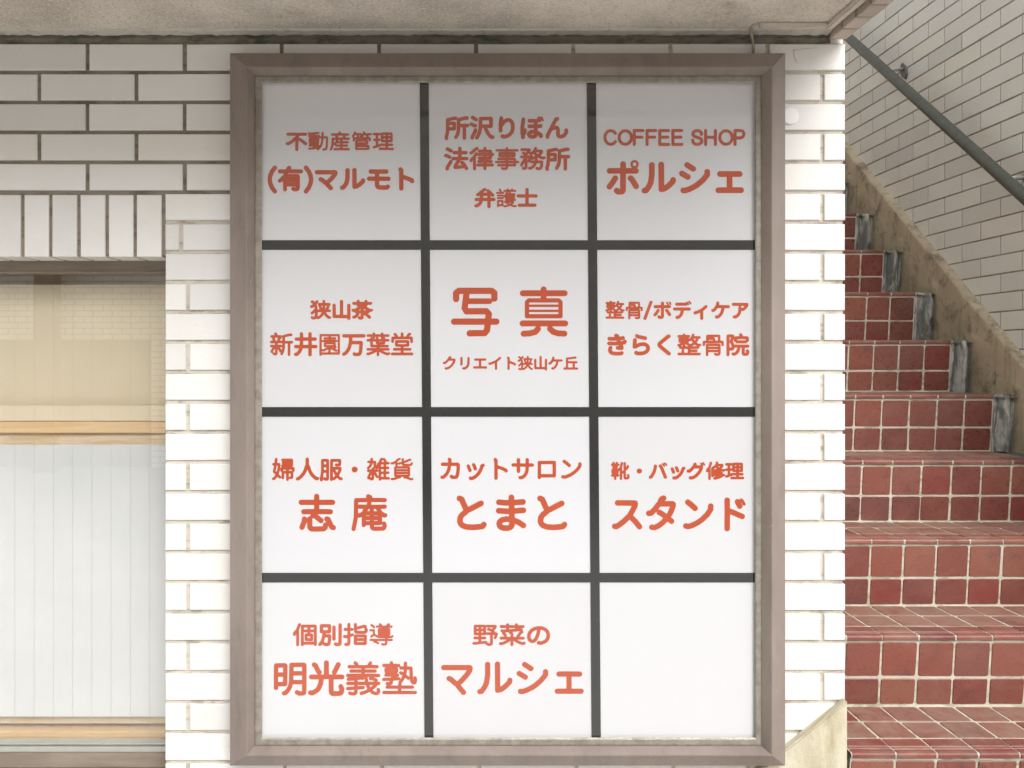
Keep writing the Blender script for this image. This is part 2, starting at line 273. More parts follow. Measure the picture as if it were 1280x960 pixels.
# centre lines of the characters on the sign, x y pairs in 1/200 of the character size
GL = {
'不': [[19, 146, 111, 145], [119, 97, 125, 95, 142, 83, 182, 50], [111, 145, 109, 133, 102, 123, 98, 105], [111, 145, 181, 146], [100, -10, 100, 97, 98, 105], [11, 51, 21, 49, 27, 52, 58, 74, 85, 101, 98, 105]],
'動': [[138, 160, 138, 114], [58, 153, 58, 128], [58, 153, 20, 151, 12, 155], [58, 153, 89, 158, 99, 157], [138, 114, 177, 114, 180, 111, 178, 49, 174, 7, 170, -3, 166, -7, 144, -9], [101, 31, 58, 31], [104, 128, 58, 128], [20, 79, 21, 56, 58, 55], [20, 79, 21, 103, 58, 104], [20, 79, 58, 79], [102, 4, 96, -8], [102, 4, 96, 6, 58, 4], [102, 4, 112, 10, 119, 20, 125, 35, 133, 64, 138, 114], [58, 104, 58, 79], [58, 104, 58, 128], [58, 104, 97, 103, 98, 79], [112, 114, 138, 114], [58, 128, 12, 128], [58, 55, 58, 31], [58, 55, 58, 79], [58, 55, 97, 56, 98, 79], [58, 31, 58, 4], [58, 31, 18, 31], [98, 79, 58, 79], [14, -1, 46, 1, 58, 4]],
'産': [[141, 127, 134, 113, 132, 101], [67, 142, 66, 128, 74, 115, 73, 100], [67, 142, 27, 142], [67, 142, 103, 143], [45, 47, 53, 49, 62, 62, 68, 65], [113, 83, 113, 64], [73, 100, 33, 99, 30, 40, 24, 12, 16, -7], [73, 100, 132, 101], [132, 101, 180, 100], [95, 162, 100, 154, 103, 143], [164, 31, 113, 31], [170, 64, 113, 64], [113, 31, 113, -5], [113, 31, 113, 64], [113, 31, 65, 31], [113, 64, 68, 65], [71, 83, 68, 65], [49, -6, 113, -5], [181, -6, 113, -5], [174, 142, 103, 143]],
'管': [[60, 145, 66, 125], [60, 145, 36, 147], [60, 145, 92, 146], [50, 53, 50, 27], [50, 53, 50, 78, 53, 82, 146, 82, 151, 78, 151, 57, 148, 53, 50, 53], [121, 147, 123, 160, 121, 164], [121, 147, 116, 144, 106, 130], [121, 147, 146, 144], [101, 106, 99, 118, 92, 123], [101, 106, 173, 105, 175, 102, 175, 84], [101, 106, 29, 105, 27, 102, 27, 84], [38, 162, 36, 147], [19, 123, 31, 144, 36, 147], [146, 144, 149, 134, 155, 124], [146, 144, 153, 146, 184, 146], [50, 27, 51, -4, 162, -3, 162, 23, 160, 27, 50, 27]],
'理': [[176, 114, 175, 77, 132, 75], [176, 114, 175, 151, 132, 152], [176, 114, 132, 114], [63, 89, 41, 89], [181, 39, 132, 39], [15, 147, 41, 147], [14, 14, 37, 21, 42, 26], [132, -2, 132, 39], [132, -2, 188, -3], [132, -2, 69, -3], [132, 75, 132, 39], [132, 75, 132, 114], [132, 75, 89, 77, 88, 114], [132, 152, 132, 114], [132, 152, 89, 151, 88, 114], [41, 147, 41, 89], [41, 147, 66, 147], [132, 114, 88, 114], [132, 39, 84, 39], [41, 89, 42, 26], [41, 89, 17, 89], [70, 39, 64, 30, 42, 26]],
'有': [[182, 135, 74, 136], [58, 30, 58, -10], [58, 30, 58, 64], [58, 30, 157, 30], [157, 64, 157, 30], [157, 64, 157, 94, 154, 98, 67, 98, 58, 94], [157, 64, 58, 64], [58, 94, 62, 111, 74, 136], [58, 94, 45, 86, 29, 68, 18, 60], [58, 94, 58, 64], [157, 30, 157, 7, 154, -6, 149, -8, 131, -9, 122, -5], [18, 135, 74, 136], [74, 136, 79, 143, 84, 159, 92, 164]],
'マ': [[25, 128, 162, 128, 166, 127, 167, 124, 164, 112, 151, 93, 120, 60, 99, 42], [54, 72, 62, 69, 89, 46, 99, 42], [99, 42, 103, 33, 131, 1]],
'ル': [[61, 144, 61, 88, 55, 49, 46, 30, 34, 13, 28, 6, 19, 5], [114, 146, 115, 12, 131, 15, 153, 29, 179, 54, 181, 63]],
'モ': [[172, 12, 165, 6, 147, 5, 108, 6, 97, 11, 90, 18, 89, 25, 89, 77], [89, 133, 89, 77], [89, 133, 41, 134], [89, 133, 160, 134], [89, 77, 28, 77], [89, 77, 176, 76]],
'ト': [[76, -2, 76, 92], [76, 92, 76, 143, 70, 151], [76, 92, 92, 90, 126, 78, 156, 65, 160, 58]],
'所': [[93, -5, 103, 14, 111, 38, 114, 66, 114, 93], [161, 93, 161, -11], [161, 93, 114, 93], [161, 93, 186, 93], [27, 111, 27, 66], [27, 111, 27, 139, 29, 142, 85, 154, 92, 153], [27, 111, 78, 111, 80, 110, 81, 106, 80, 66, 27, 66], [182, 154, 174, 156, 116, 142, 114, 137, 114, 93], [27, 66, 24, 28, 16, -3, 18, -14]],
'沢': [[27, 159, 55, 142], [188, -3, 181, -4, 175, -1, 161, 13, 151, 26, 133, 62, 128, 87], [49, 92, 41, 92, 22, 102, 16, 104], [128, 87, 89, 87], [128, 87, 174, 88, 175, 148, 174, 151, 170, 151, 90, 150, 89, 87], [89, 87, 87, 60, 82, 36, 70, 7, 61, -8], [25, -9, 25, 0, 50, 48, 49, 56]],
'り': [[53, 95, 50, 70, 52, 50], [53, 95, 51, 104, 57, 154], [53, 95, 63, 101, 72, 115, 84, 128, 99, 137, 113, 140, 126, 137, 136, 129, 146, 110, 149, 93, 149, 67, 146, 51, 138, 35, 127, 21, 112, 10, 92, 2, 77, 0, 66, 4]],
'ぼ': [[161, 153, 164, 136, 132, 132], [132, 132, 132, 86], [132, 132, 83, 133], [81, 87, 132, 86], [31, -5, 30, 19], [134, 37, 134, 15, 130, 8, 123, 2, 109, -1, 98, 0, 87, 4, 81, 10, 78, 18, 79, 28, 89, 37, 101, 41, 119, 41, 134, 37], [134, 37, 148, 32, 167, 21, 174, 15, 175, 5], [134, 37, 132, 86], [30, 19, 26, 24, 25, 31, 25, 74, 34, 145], [30, 19, 39, 25, 47, 48, 46, 54], [190, 137, 180, 159], [171, 89, 132, 86]],
'ん': [[107, 148, 97, 145, 92, 138, 62, 81, 59, 69], [28, -2, 28, 6, 37, 31, 48, 52, 59, 69], [66, 71, 59, 69], [66, 71, 71, 70, 91, 76, 100, 76, 105, 72, 109, 66, 111, 56, 111, 29, 113, 13, 121, 4, 132, 1, 150, 4, 164, 15, 173, 29, 179, 41, 177, 54], [66, 72, 66, 73, 66, 72]],
'法': [[182, 76, 124, 76], [143, 42, 152, 38, 163, 23, 166, 12], [127, 163, 127, 126], [27, -11, 27, 0, 56, 52], [73, 76, 124, 76], [57, 142, 42, 151, 27, 158], [179, -7, 172, 7, 166, 12], [45, 89, 21, 102, 15, 102], [127, 126, 127, 84, 124, 76], [127, 126, 82, 126], [127, 126, 174, 126], [124, 76, 110, 46, 92, 17, 89, 3, 92, 2, 105, 3, 157, 9, 166, 12]],
'律': [[125, 52, 125, 22], [125, 52, 125, 80], [125, 52, 77, 52], [125, 52, 175, 52], [43, -10, 42, 85], [125, 140, 125, 111], [125, 140, 125, 163], [125, 140, 81, 140], [125, 140, 169, 139, 170, 111], [64, 162, 53, 158, 28, 132, 20, 126, 14, 124], [125, -10, 125, 22], [14, 58, 16, 67, 30, 80, 42, 85], [42, 85, 45, 99, 57, 117], [125, 111, 125, 80], [125, 111, 72, 111], [125, 111, 170, 111], [125, 80, 80, 80], [125, 80, 169, 81, 170, 111], [69, 22, 125, 22], [170, 111, 187, 111], [125, 22, 185, 22]],
'事': [[99, 73, 99, 47], [99, 73, 99, 98], [99, 73, 32, 73], [99, 73, 160, 73, 163, 69, 163, 47], [61, -6, 73, -11, 95, -8, 99, 2, 99, 20], [182, 146, 99, 146], [99, 47, 99, 20], [99, 47, 14, 47], [99, 47, 163, 47], [99, 20, 31, 20], [163, 47, 187, 47], [99, 146, 99, 122], [99, 146, 99, 163], [99, 146, 18, 146], [99, 98, 99, 122], [99, 98, 44, 98, 42, 99, 41, 104, 41, 119, 44, 122, 99, 122], [99, 98, 155, 98, 158, 100, 159, 104, 159, 119, 156, 122, 99, 122], [99, 20, 162, 20, 163, 47]],
'務': [[14, 91, 50, 90], [93, 95, 84, 86], [78, -5, 85, -6, 91, -4, 102, 4, 112, 14, 123, 32, 128, 48], [195, 83, 186, 80, 180, 81, 159, 89, 144, 99], [15, 20, 17, 30, 30, 49, 39, 68, 49, 74], [28, -5, 37, -7, 46, -6, 50, -3, 51, 67, 49, 74], [49, 111, 51, 104, 50, 90], [49, 111, 41, 114, 30, 123], [49, 111, 74, 139, 77, 147, 76, 151, 16, 152], [93, 49, 128, 48], [84, 86, 77, 91, 50, 90], [112, 131, 114, 139, 120, 142], [112, 131, 105, 129, 95, 120, 85, 119], [112, 131, 127, 113, 144, 99], [135, -5, 142, -9, 150, -10, 160, -9, 165, -6, 173, 14, 176, 47, 172, 49, 128, 48], [144, 99, 119, 84, 101, 78, 89, 80, 84, 86], [74, 54, 84, 86], [50, 90, 49, 74], [144, 99, 156, 108, 167, 122, 172, 129, 173, 140, 120, 142], [128, 48, 131, 56, 132, 71], [120, 142, 126, 162]],
'弁': [[173, 104, 163, 115, 153, 118], [137, 93, 137, 61], [153, 118, 150, 129, 128, 149], [153, 118, 146, 116, 60, 112, 46, 114], [65, 62, 66, 93], [65, 62, 137, 61], [65, 62, 60, 36, 48, 15, 25, -3, 13, -4], [65, 62, 16, 61], [184, 61, 137, 61], [30, 110, 46, 114], [98, 162, 89, 159, 51, 126, 46, 114], [137, -11, 137, 61]],
'護': [[21, 101, 68, 101], [142, 114, 135, 132], [142, 114, 108, 114, 100, 104], [193, -4, 179, -8, 151, 0, 145, 6], [181, 114, 142, 114], [83, 149, 115, 149], [177, 95, 143, 95], [143, 76, 143, 57], [143, 76, 143, 95], [143, 76, 100, 76], [143, 76, 177, 76], [23, -9, 23, 2], [23, 2, 24, 47, 65, 47, 65, 3, 23, 2], [110, 27, 126, 13, 129, 6], [110, 27, 110, 37], [110, 27, 101, 29], [115, 149, 114, 139, 103, 125, 100, 104], [115, 149, 115, 163], [115, 149, 157, 149], [100, 76, 100, 104], [145, 6, 148, 13, 165, 26, 168, 33, 167, 36, 110, 37], [145, 6, 129, 6], [100, 104, 88, 100, 82, 91], [157, 149, 157, 163], [157, 149, 188, 149], [49, 144, 39, 162], [13, 128, 74, 128], [129, 6, 125, 1, 107, -5, 87, -9, 81, -7], [87, 37, 110, 37], [143, 95, 142, 114], [143, 95, 106, 95, 100, 104], [186, 56, 143, 57], [68, 75, 21, 75], [100, 76, 101, 56, 143, 57]],
'士': [[99, 3, 99, 97], [99, 3, 26, 3], [99, 3, 174, 3], [99, 97, 99, 162], [99, 97, 15, 97], [99, 97, 185, 97]],
'ポ': [[63, 5, 70, -1, 89, -1, 95, 1, 98, 6, 99, 112], [99, 112, 99, 149], [99, 112, 23, 112], [99, 112, 171, 112], [172, 28, 148, 67, 141, 72], [55, 72, 40, 49, 22, 26], [147, 144, 150, 137, 155, 133, 169, 132, 175, 135, 179, 140, 180, 154, 171, 164, 157, 164, 148, 156, 147, 144]],
'シ': [[173, 107, 173, 92, 164, 80, 146, 60, 119, 38, 102, 27, 73, 13, 47, 5, 38, 6], [94, 123, 60, 144], [64, 79, 31, 98]],
'ェ': [[36, 7, 99, 7], [99, 95, 99, 7], [99, 95, 45, 95], [99, 95, 156, 95], [164, 7, 99, 7]],
'狭': [[42, 131, 49, 118, 54, 102, 55, 78], [42, 131, 19, 109, 8, 108], [91, 113, 103, 82], [185, 65, 138, 65, 129, 59], [64, 160, 42, 131], [55, 78, 57, 71, 57, 29, 50, 0, 44, -7, 30, -9, 25, -9, 15, -3], [55, 78, 45, 74, 30, 55, 15, 42], [186, -3, 177, -3, 158, 13, 145, 31, 129, 59], [130, 163, 130, 132], [129, 59, 115, 31, 104, 16, 83, -2, 74, -6, 68, -5], [84, 132, 130, 132], [42, 131, 26, 153, 21, 158, 15, 158], [129, 59, 130, 132], [129, 59, 122, 65, 78, 65], [159, 80, 171, 112], [181, 132, 130, 132]],
'山': [[29, 121, 30, 8, 100, 7], [171, -11, 171, 7], [171, 7, 171, 121], [171, 7, 100, 7], [100, 7, 100, 160]],
'茶': [[172, -1, 140, 30, 129, 32], [159, 55, 100, 55], [62, 141, 62, 121], [62, 141, 62, 163], [62, 141, 18, 141], [62, 141, 137, 141], [183, 141, 137, 141], [72, -5, 82, -10, 94, -9, 98, -6, 100, 2, 100, 55], [41, 55, 100, 55], [100, 83, 100, 55], [59, 33, 46, 16, 32, 3, 18, 1], [191, 72, 179, 70, 162, 77, 130, 95, 101, 117, 94, 114, 69, 92, 51, 81, 22, 68, 10, 71], [137, 141, 137, 120], [137, 141, 137, 163]],
'新': [[32, 129, 38, 112, 34, 103, 34, 95], [162, -10, 162, 93], [95, 141, 59, 141], [57, 61, 56, -2, 53, -4, 44, -6, 34, -1], [57, 61, 57, 94], [57, 61, 15, 61], [57, 61, 96, 61], [57, 94, 34, 95], [57, 94, 72, 95], [162, 93, 117, 93], [162, 93, 186, 93], [92, 17, 83, 36, 76, 42], [59, 141, 56, 154, 53, 161, 49, 163], [59, 141, 17, 141], [14, 95, 34, 95], [179, 154, 169, 155, 118, 143, 117, 93], [101, -5, 110, 16, 115, 39, 117, 55, 117, 93], [88, 130, 80, 125, 73, 107, 72, 95], [72, 95, 98, 95], [18, 14, 31, 40, 38, 44]],
'井': [[23, 119, 65, 119], [62, 56, 65, 71, 65, 119], [62, 56, 136, 57], [136, -11, 136, 57], [62, 56, 57, 31, 47, 12, 30, -6, 17, -7], [62, 56, 17, 57], [178, 119, 136, 119], [136, 119, 136, 57], [136, 119, 136, 162], [136, 119, 65, 119], [136, 57, 183, 57], [65, 119, 65, 162]],
'園': [[145, 125, 99, 125], [99, 136, 99, 125], [39, 27, 45, 25, 53, 27, 98, 51], [133, 37, 136, 32, 154, 23], [133, 37, 123, 38, 104, 46, 98, 51], [23, -11, 23, -1], [99, 105, 99, 125], [99, 105, 104, 103, 155, 103], [99, 105, 93, 103, 44, 103], [99, 125, 56, 125], [97, 16, 98, 51], [140, 62, 140, 82, 137, 85, 63, 85, 60, 81, 61, 61, 93, 60, 98, 51], [140, 62, 134, 60, 105, 60, 98, 51], [133, 37, 136, 42, 147, 52, 145, 58, 140, 62], [23, -1, 24, 151, 175, 151, 175, 0, 23, -1]],
'万': [[17, -6, 34, 5, 52, 28, 63, 52, 72, 90], [182, 146, 74, 145], [103, -4, 110, -8, 132, -8, 142, -7, 149, -1, 154, 11, 156, 24, 161, 88, 157, 90, 72, 90], [72, 90, 74, 145], [17, 146, 74, 145]],
'葉': [[185, 109, 150, 109], [192, -1, 178, -5, 147, 6, 119, 22, 114, 32], [16, 109, 46, 109], [66, 163, 66, 148], [100, 32, 100, -12], [100, 32, 100, 60], [100, 32, 86, 32], [100, 32, 114, 32], [185, 148, 134, 148], [134, 148, 134, 131], [134, 148, 134, 163], [134, 148, 66, 148], [16, 148, 66, 148], [93, 127, 93, 109], [15, 34, 81, 34, 86, 32], [93, 109, 93, 88, 95, 85, 99, 84, 147, 85, 150, 89, 150, 109], [93, 109, 46, 109], [93, 109, 150, 109], [100, 60, 47, 62, 46, 109], [100, 60, 179, 61], [66, 132, 66, 148], [114, 32, 121, 34, 186, 34], [150, 109, 150, 125], [86, 32, 81, 23, 60, 10, 21, -5, 14, -3], [46, 109, 46, 125]],
'堂': [[100, 163, 100, 129], [179, 97, 178, 128, 146, 129], [18, -4, 100, -4], [100, 65, 100, 34], [100, 65, 54, 67, 52, 71, 53, 99, 148, 99, 149, 70, 147, 67, 100, 65], [54, 129, 53, 144, 44, 157, 40, 159], [54, 129, 22, 128, 21, 98], [54, 129, 100, 129], [100, 34, 100, -4], [100, 34, 35, 34], [100, 34, 167, 34], [182, -4, 100, -4], [146, 129, 100, 129], [146, 129, 147, 144, 157, 158, 164, 161]],
'写': [[29, 144, 29, 167, 40, 175, 170, 175, 181, 167, 181, 146], [71, 171, 63, 110, 70, 98, 149, 98, 159, 88, 152, 27, 143, 16, 83, 15], [80, 136, 162, 136], [21, 59, 189, 59]],
'真': [[22, 169, 185, 169], [103, 184, 103, 148], [38, 79, 38, 134, 45, 141, 162, 141, 169, 134, 169, 79, 38, 79], [40, 120, 167, 120], [40, 100, 167, 100], [21, 51, 187, 51], [81, 30, 71, 18, 49, 12, 25, 11], [128, 30, 141, 18, 160, 12, 184, 11]],
'ク': [[85, 125, 77, 121, 58, 98, 36, 79, 20, 78], [85, 125, 157, 124, 160, 118, 155, 98, 146, 79, 133, 57, 108, 30, 92, 18, 65, 4, 57, 2, 43, 4], [105, 155, 94, 150, 88, 139, 85, 125]],
'リ': [[76, 5, 90, 2, 105, 9, 118, 17, 127, 26, 137, 41, 143, 61, 145, 78, 146, 145], [53, 58, 53, 146]],
'エ': [[167, 124, 160, 125, 99, 124], [34, 125, 99, 124], [177, 17, 99, 17], [99, 124, 99, 17], [22, 17, 99, 17]],
'イ': [[162, 146, 140, 125, 113, 105, 109, 97], [22, 69, 33, 68, 67, 81, 94, 94, 109, 97], [109, 97, 110, -1]],
'ケ': [[62, 113, 69, 150], [62, 113, 55, 109, 44, 91, 29, 74, 17, 71], [62, 113, 122, 112], [178, 112, 122, 112], [122, 112, 121, 93, 117, 72, 105, 40, 93, 23, 73, 5, 68, 3, 55, 4]],
'丘': [[185, 2, 139, 2], [162, 151, 152, 153, 106, 144, 51, 138, 49, 135, 49, 88], [14, 2, 49, 2], [175, 88, 139, 88], [139, 2, 139, 88], [139, 2, 49, 2], [49, 88, 49, 2], [49, 88, 139, 88]],
'整': [[98, 150, 58, 150], [186, 139, 170, 139], [14, -4, 49, -4], [128, 140, 133, 162], [128, 140, 123, 137, 121, 127], [128, 140, 170, 139], [147, 94, 161, 81, 178, 71, 190, 73], [147, 94, 137, 84, 117, 73, 111, 70, 101, 73], [121, 127, 115, 125, 110, 118], [121, 127, 126, 123, 136, 106, 147, 94], [13, 72, 19, 71, 27, 75, 56, 98], [56, 98, 58, 69], [56, 98, 64, 91, 73, 91, 92, 80], [49, -4, 49, 30], [49, -4, 100, -4], [147, 94, 162, 113, 168, 128, 170, 139], [56, 98, 58, 128], [56, 98, 65, 104, 88, 104, 91, 108, 90, 127, 58, 128], [58, 128, 58, 150], [58, 128, 26, 128, 23, 125, 24, 105, 50, 104, 56, 98], [58, 150, 58, 163], [58, 150, 15, 150], [27, 52, 100, 51], [100, -4, 100, 24], [100, -4, 186, -4], [100, 51, 100, 24], [100, 51, 174, 52], [160, 24, 100, 24]],
'骨': [[149, 101, 149, 149, 147, 153, 53, 153, 51, 150, 51, 129], [149, 101, 106, 101], [149, 101, 176, 100, 177, 74], [51, 129, 51, 101], [51, 129, 105, 128, 106, 101], [151, 49, 151, 22], [151, 49, 151, 73, 149, 75, 145, 76, 51, 76, 49, 73, 49, 49], [151, 49, 49, 49], [151, 22, 151, 4, 147, -8, 127, -10, 116, -5], [151, 22, 49, 22], [106, 101, 51, 101], [22, 75, 23, 100, 51, 101], [49, -12, 49, 22], [49, 49, 49, 22]],
'ボ': [[63, 5, 70, -1, 89, -1, 95, 1, 98, 6, 99, 112], [99, 112, 99, 149], [99, 112, 23, 112], [99, 112, 171, 112], [172, 158, 183, 138], [172, 28, 148, 67, 141, 72], [55, 72, 40, 49, 22, 26], [159, 132, 149, 150, 142, 153]],
'デ': [[23, 87, 102, 87], [45, 138, 141, 138], [189, 143, 177, 163, 173, 165], [102, 87, 101, 60, 96, 39, 89, 24, 74, 8, 62, -1, 48, -1], [102, 87, 175, 87], [151, 157, 155, 155, 166, 136]],
'ィ': [[34, 46, 54, 52, 87, 68, 102, 71], [103, -11, 102, 71], [146, 112, 126, 93, 107, 79, 102, 71]],
'ア': [[38, 4, 54, 4, 68, 14, 82, 29, 91, 45, 94, 58, 97, 82, 97, 103], [29, 136, 169, 135, 167, 123, 156, 107, 132, 84, 123, 83]],
'き': [[111, 128, 106, 151, 96, 156], [111, 128, 68, 127, 40, 129], [126, 89, 142, 57, 143, 47, 137, 46, 109, 49], [126, 89, 163, 95, 169, 104], [143, 4, 131, -1, 88, -2, 60, 5, 50, 14, 45, 26, 46, 39, 50, 50], [126, 89, 121, 96, 111, 128], [126, 89, 87, 86, 37, 88], [111, 128, 154, 135]],
'ら': [[69, 153, 74, 147, 137, 133], [52, 117, 48, 58, 59, 60, 76, 71, 92, 78, 110, 81, 126, 81, 141, 77, 150, 71, 157, 63, 161, 50, 161, 40, 156, 27, 149, 18, 136, 9, 116, 2, 97, 0, 74, 0, 61, 7]],
'く': [[132, 149, 126, 147, 62, 92, 55, 85, 53, 76, 55, 68, 60, 63, 133, -1]],
'院': [[98, 101, 168, 101], [127, 163, 132, 152, 135, 138], [186, 64, 148, 64], [112, 64, 112, 50, 109, 35, 100, 15, 92, 5, 79, -4, 72, -6, 63, -4], [112, 64, 83, 64], [112, 64, 148, 64], [135, 138, 181, 136, 182, 113], [135, 138, 85, 136, 84, 112], [182, 23, 186, 8, 181, -5, 175, -7, 156, -7, 150, -4, 148, 6, 148, 64], [22, -10, 22, 151, 25, 153, 56, 153, 62, 150, 61, 140, 48, 103, 63, 73, 63, 48, 60, 42, 56, 39, 47, 38, 41, 40]],
'婦': [[45, 32, 39, 40, 21, 54, 20, 58, 32, 119], [45, 32, 57, 71, 62, 117, 59, 119, 32, 119], [94, 132, 169, 132], [12, -4, 18, -4, 29, 7, 45, 32], [89, 107, 166, 107, 169, 111, 169, 132], [169, 132, 169, 152, 166, 156, 90, 156], [45, 32, 68, 9], [14, 119, 32, 119], [182, 65, 181, 84, 132, 83], [132, -12, 132, 52], [132, 83, 132, 52], [132, 83, 85, 84, 83, 81, 83, 65], [37, 162, 32, 119], [132, 52, 94, 51, 93, 3], [132, 52, 170, 51, 170, 9, 167, 5, 156, 4]],
'人': [[185, -2, 178, -3, 164, 6, 143, 26, 131, 42, 121, 61, 107, 100, 99, 105], [17, -5, 24, -3, 43, 11, 66, 37, 82, 65, 92, 99, 99, 105], [99, 162, 99, 105]],
'服': [[43, -3, 55, -9, 67, -8, 71, -4, 72, 59], [28, 59, 23, 20, 16, -5, 19, -15], [28, 59, 28, 106], [28, 59, 72, 59], [104, -11, 104, 85], [117, -4, 124, -5, 129, -2, 152, 22], [104, 85, 105, 152, 174, 152, 175, 126, 172, 114, 151, 112, 144, 114], [104, 85, 123, 85], [152, 22, 162, 10, 174, -1, 182, -6, 187, -5], [123, 85, 125, 71, 131, 57, 142, 35, 152, 22], [123, 85, 174, 85, 178, 84, 177, 72, 170, 54, 152, 22], [28, 106, 28, 151, 32, 153, 71, 152, 72, 106], [28, 106, 72, 106], [72, 59, 72, 106]],
'雑': [[32, -2, 41, -8, 49, -7, 53, -3, 54, 64], [113, -10, 113, 0], [44, 163, 43, 139], [17, 139, 43, 139], [91, 12, 87, 15, 74, 40], [127, 163, 116, 141, 113, 127], [160, 144, 150, 160, 145, 162], [113, 47, 113, 0], [113, 47, 113, 88], [113, 47, 155, 47], [113, 127, 113, 88], [113, 127, 98, 120], [14, 87, 26, 98, 35, 110, 40, 122, 43, 139], [93, 104, 95, 96, 94, 91, 86, 89, 74, 91, 71, 98, 70, 138, 43, 139], [155, 47, 155, 0], [155, 47, 155, 88], [155, 47, 184, 47], [113, 0, 155, 0], [17, 1, 18, 12, 29, 32, 31, 42], [113, 88, 155, 88], [185, 128, 155, 128], [54, 82, 54, 64], [182, 88, 155, 88], [155, 128, 155, 88], [155, 128, 113, 127], [90, 64, 54, 64], [155, 0, 187, 0], [54, 64, 15, 64]],
'貨': [[183, 127, 179, 117, 172, 113, 118, 113, 109, 116, 107, 133], [43, 68, 43, 45], [43, 68, 43, 89, 45, 91, 49, 92, 155, 92, 159, 88, 159, 68], [43, 68, 159, 68], [72, 124, 107, 133], [13, -6, 28, -8, 68, 7, 82, 8], [12, 127, 23, 127, 41, 137, 52, 140], [80, 164, 69, 160, 56, 149, 52, 140], [170, 157, 162, 157, 145, 148, 107, 133], [159, 45, 159, 25, 156, 22, 152, 21, 47, 21, 43, 25, 43, 45], [159, 45, 159, 68], [159, 45, 43, 45], [188, -7, 174, -8, 133, 8, 121, 7], [53, 107, 52, 140], [107, 133, 107, 162]],
'志': [[62, 46, 62, 5, 65, -2, 71, -6, 90, -7, 136, -6, 144, 0, 147, 15], [153, 45, 158, 44, 161, 40, 179, 4, 188, 0], [16, 132, 99, 132], [99, 132, 99, 84], [99, 132, 99, 163], [99, 132, 184, 132], [79, 63, 86, 64, 91, 61, 122, 37], [99, 84, 172, 83], [99, 84, 30, 83], [20, 2, 33, 33, 33, 45]],
'庵': [[145, 108, 148, 97, 158, 83, 160, 73], [145, 108, 92, 108], [145, 108, 184, 109], [72, 74, 114, 73], [72, 74, 75, 85, 92, 108], [114, 73, 114, 48], [114, 73, 114, 90], [114, 73, 160, 73], [49, 109, 92, 108], [71, 11, 71, 21], [72, 74, 59, 68, 50, 62, 39, 62], [72, 74, 71, 48], [180, 19, 184, 7, 180, -4, 177, -8, 128, -9, 119, -6, 116, -2, 114, 21], [108, 145, 105, 160, 95, 164], [108, 145, 184, 144], [108, 145, 30, 143, 28, 50, 16, -10], [160, 73, 159, 48], [114, 48, 114, 21], [114, 48, 71, 48], [114, 48, 159, 48], [71, 48, 71, 21], [92, 108, 97, 115, 101, 130], [114, 21, 71, 21], [114, 21, 158, 22, 159, 48], [160, 73, 171, 70, 181, 62, 187, 63]],
'カ': [[90, 112, 92, 148, 87, 153], [90, 112, 153, 113, 159, 111, 161, 109, 161, 80, 158, 49, 154, 24, 149, 12, 142, 6, 126, 5, 111, 6, 104, 13], [90, 112, 84, 75, 78, 59, 68, 38, 60, 28, 41, 9, 37, 6, 26, 6], [90, 112, 30, 113]],
'ッ': [[89, 108, 93, 103, 103, 75], [45, 98, 59, 62], [62, -2, 74, -4, 79, -3, 100, 8, 121, 26, 135, 43, 143, 56, 154, 80, 158, 98, 168, 104]],
'サ': [[63, 54, 63, 106], [18, 107, 63, 106], [63, 150, 63, 106], [179, 106, 136, 106], [77, 3, 89, 2, 101, 8, 116, 21, 125, 34, 130, 45, 135, 70, 136, 106], [63, 106, 136, 106], [136, 150, 136, 106]],
'ロ': [[37, 4, 37, 18], [37, 18, 162, 18, 162, 127, 38, 127, 37, 18]],
'ン': [[175, 115, 175, 99, 168, 88, 154, 69, 126, 44, 100, 27, 67, 12, 46, 7, 33, 10], [86, 103, 60, 125, 44, 136]],
'と': [[154, 123, 94, 91, 82, 88], [47, 148, 55, 145, 58, 143, 82, 88], [82, 88, 79, 81, 60, 65, 51, 51, 49, 31, 54, 20, 59, 14, 68, 9, 82, 4, 115, 2, 158, 6, 162, 8, 168, 16]],
'ま': [[43, 129, 72, 126, 106, 126], [106, 126, 105, 153], [106, 126, 162, 130], [42, 86, 86, 83, 106, 84], [106, 84, 106, 126], [106, 84, 164, 88], [108, 41, 107, 14, 103, 6, 96, 1, 86, -2, 64, -1, 51, 5, 46, 12, 44, 20, 47, 30, 58, 39, 80, 44, 108, 41], [108, 41, 140, 28, 164, 12], [106, 84, 108, 41]],
'靴': [[80, 143, 63, 143], [46, -12, 46, 25], [181, 29, 186, 17, 185, 3, 182, -3, 176, -6, 162, -7, 153, -6, 148, -2, 146, 8, 145, 70], [46, 25, 46, 53], [46, 25, 13, 25], [46, 25, 78, 25], [46, 115, 46, 90], [46, 115, 28, 116, 28, 143], [46, 115, 62, 116, 63, 143], [88, 86, 89, 93, 94, 102, 105, 107], [145, 70, 148, 89], [145, 70, 134, 67, 123, 59], [28, 163, 28, 143], [28, 143, 13, 143], [28, 143, 63, 143], [46, 53, 46, 90], [46, 53, 21, 53, 19, 58, 20, 89, 46, 90], [46, 53, 69, 53, 71, 57, 70, 89, 46, 90], [148, 89, 146, 96, 146, 160], [148, 89, 158, 92, 162, 95, 179, 119, 179, 127], [105, 107, 107, 100, 107, -11], [105, 107, 108, 129, 117, 161], [63, 163, 63, 143]],
'バ': [[68, 128, 69, 122, 65, 99, 52, 57, 27, 11, 16, 6], [185, 138, 173, 156, 167, 158], [162, 129, 151, 148, 145, 150], [174, 7, 171, 12, 138, 99, 126, 125, 119, 129]],
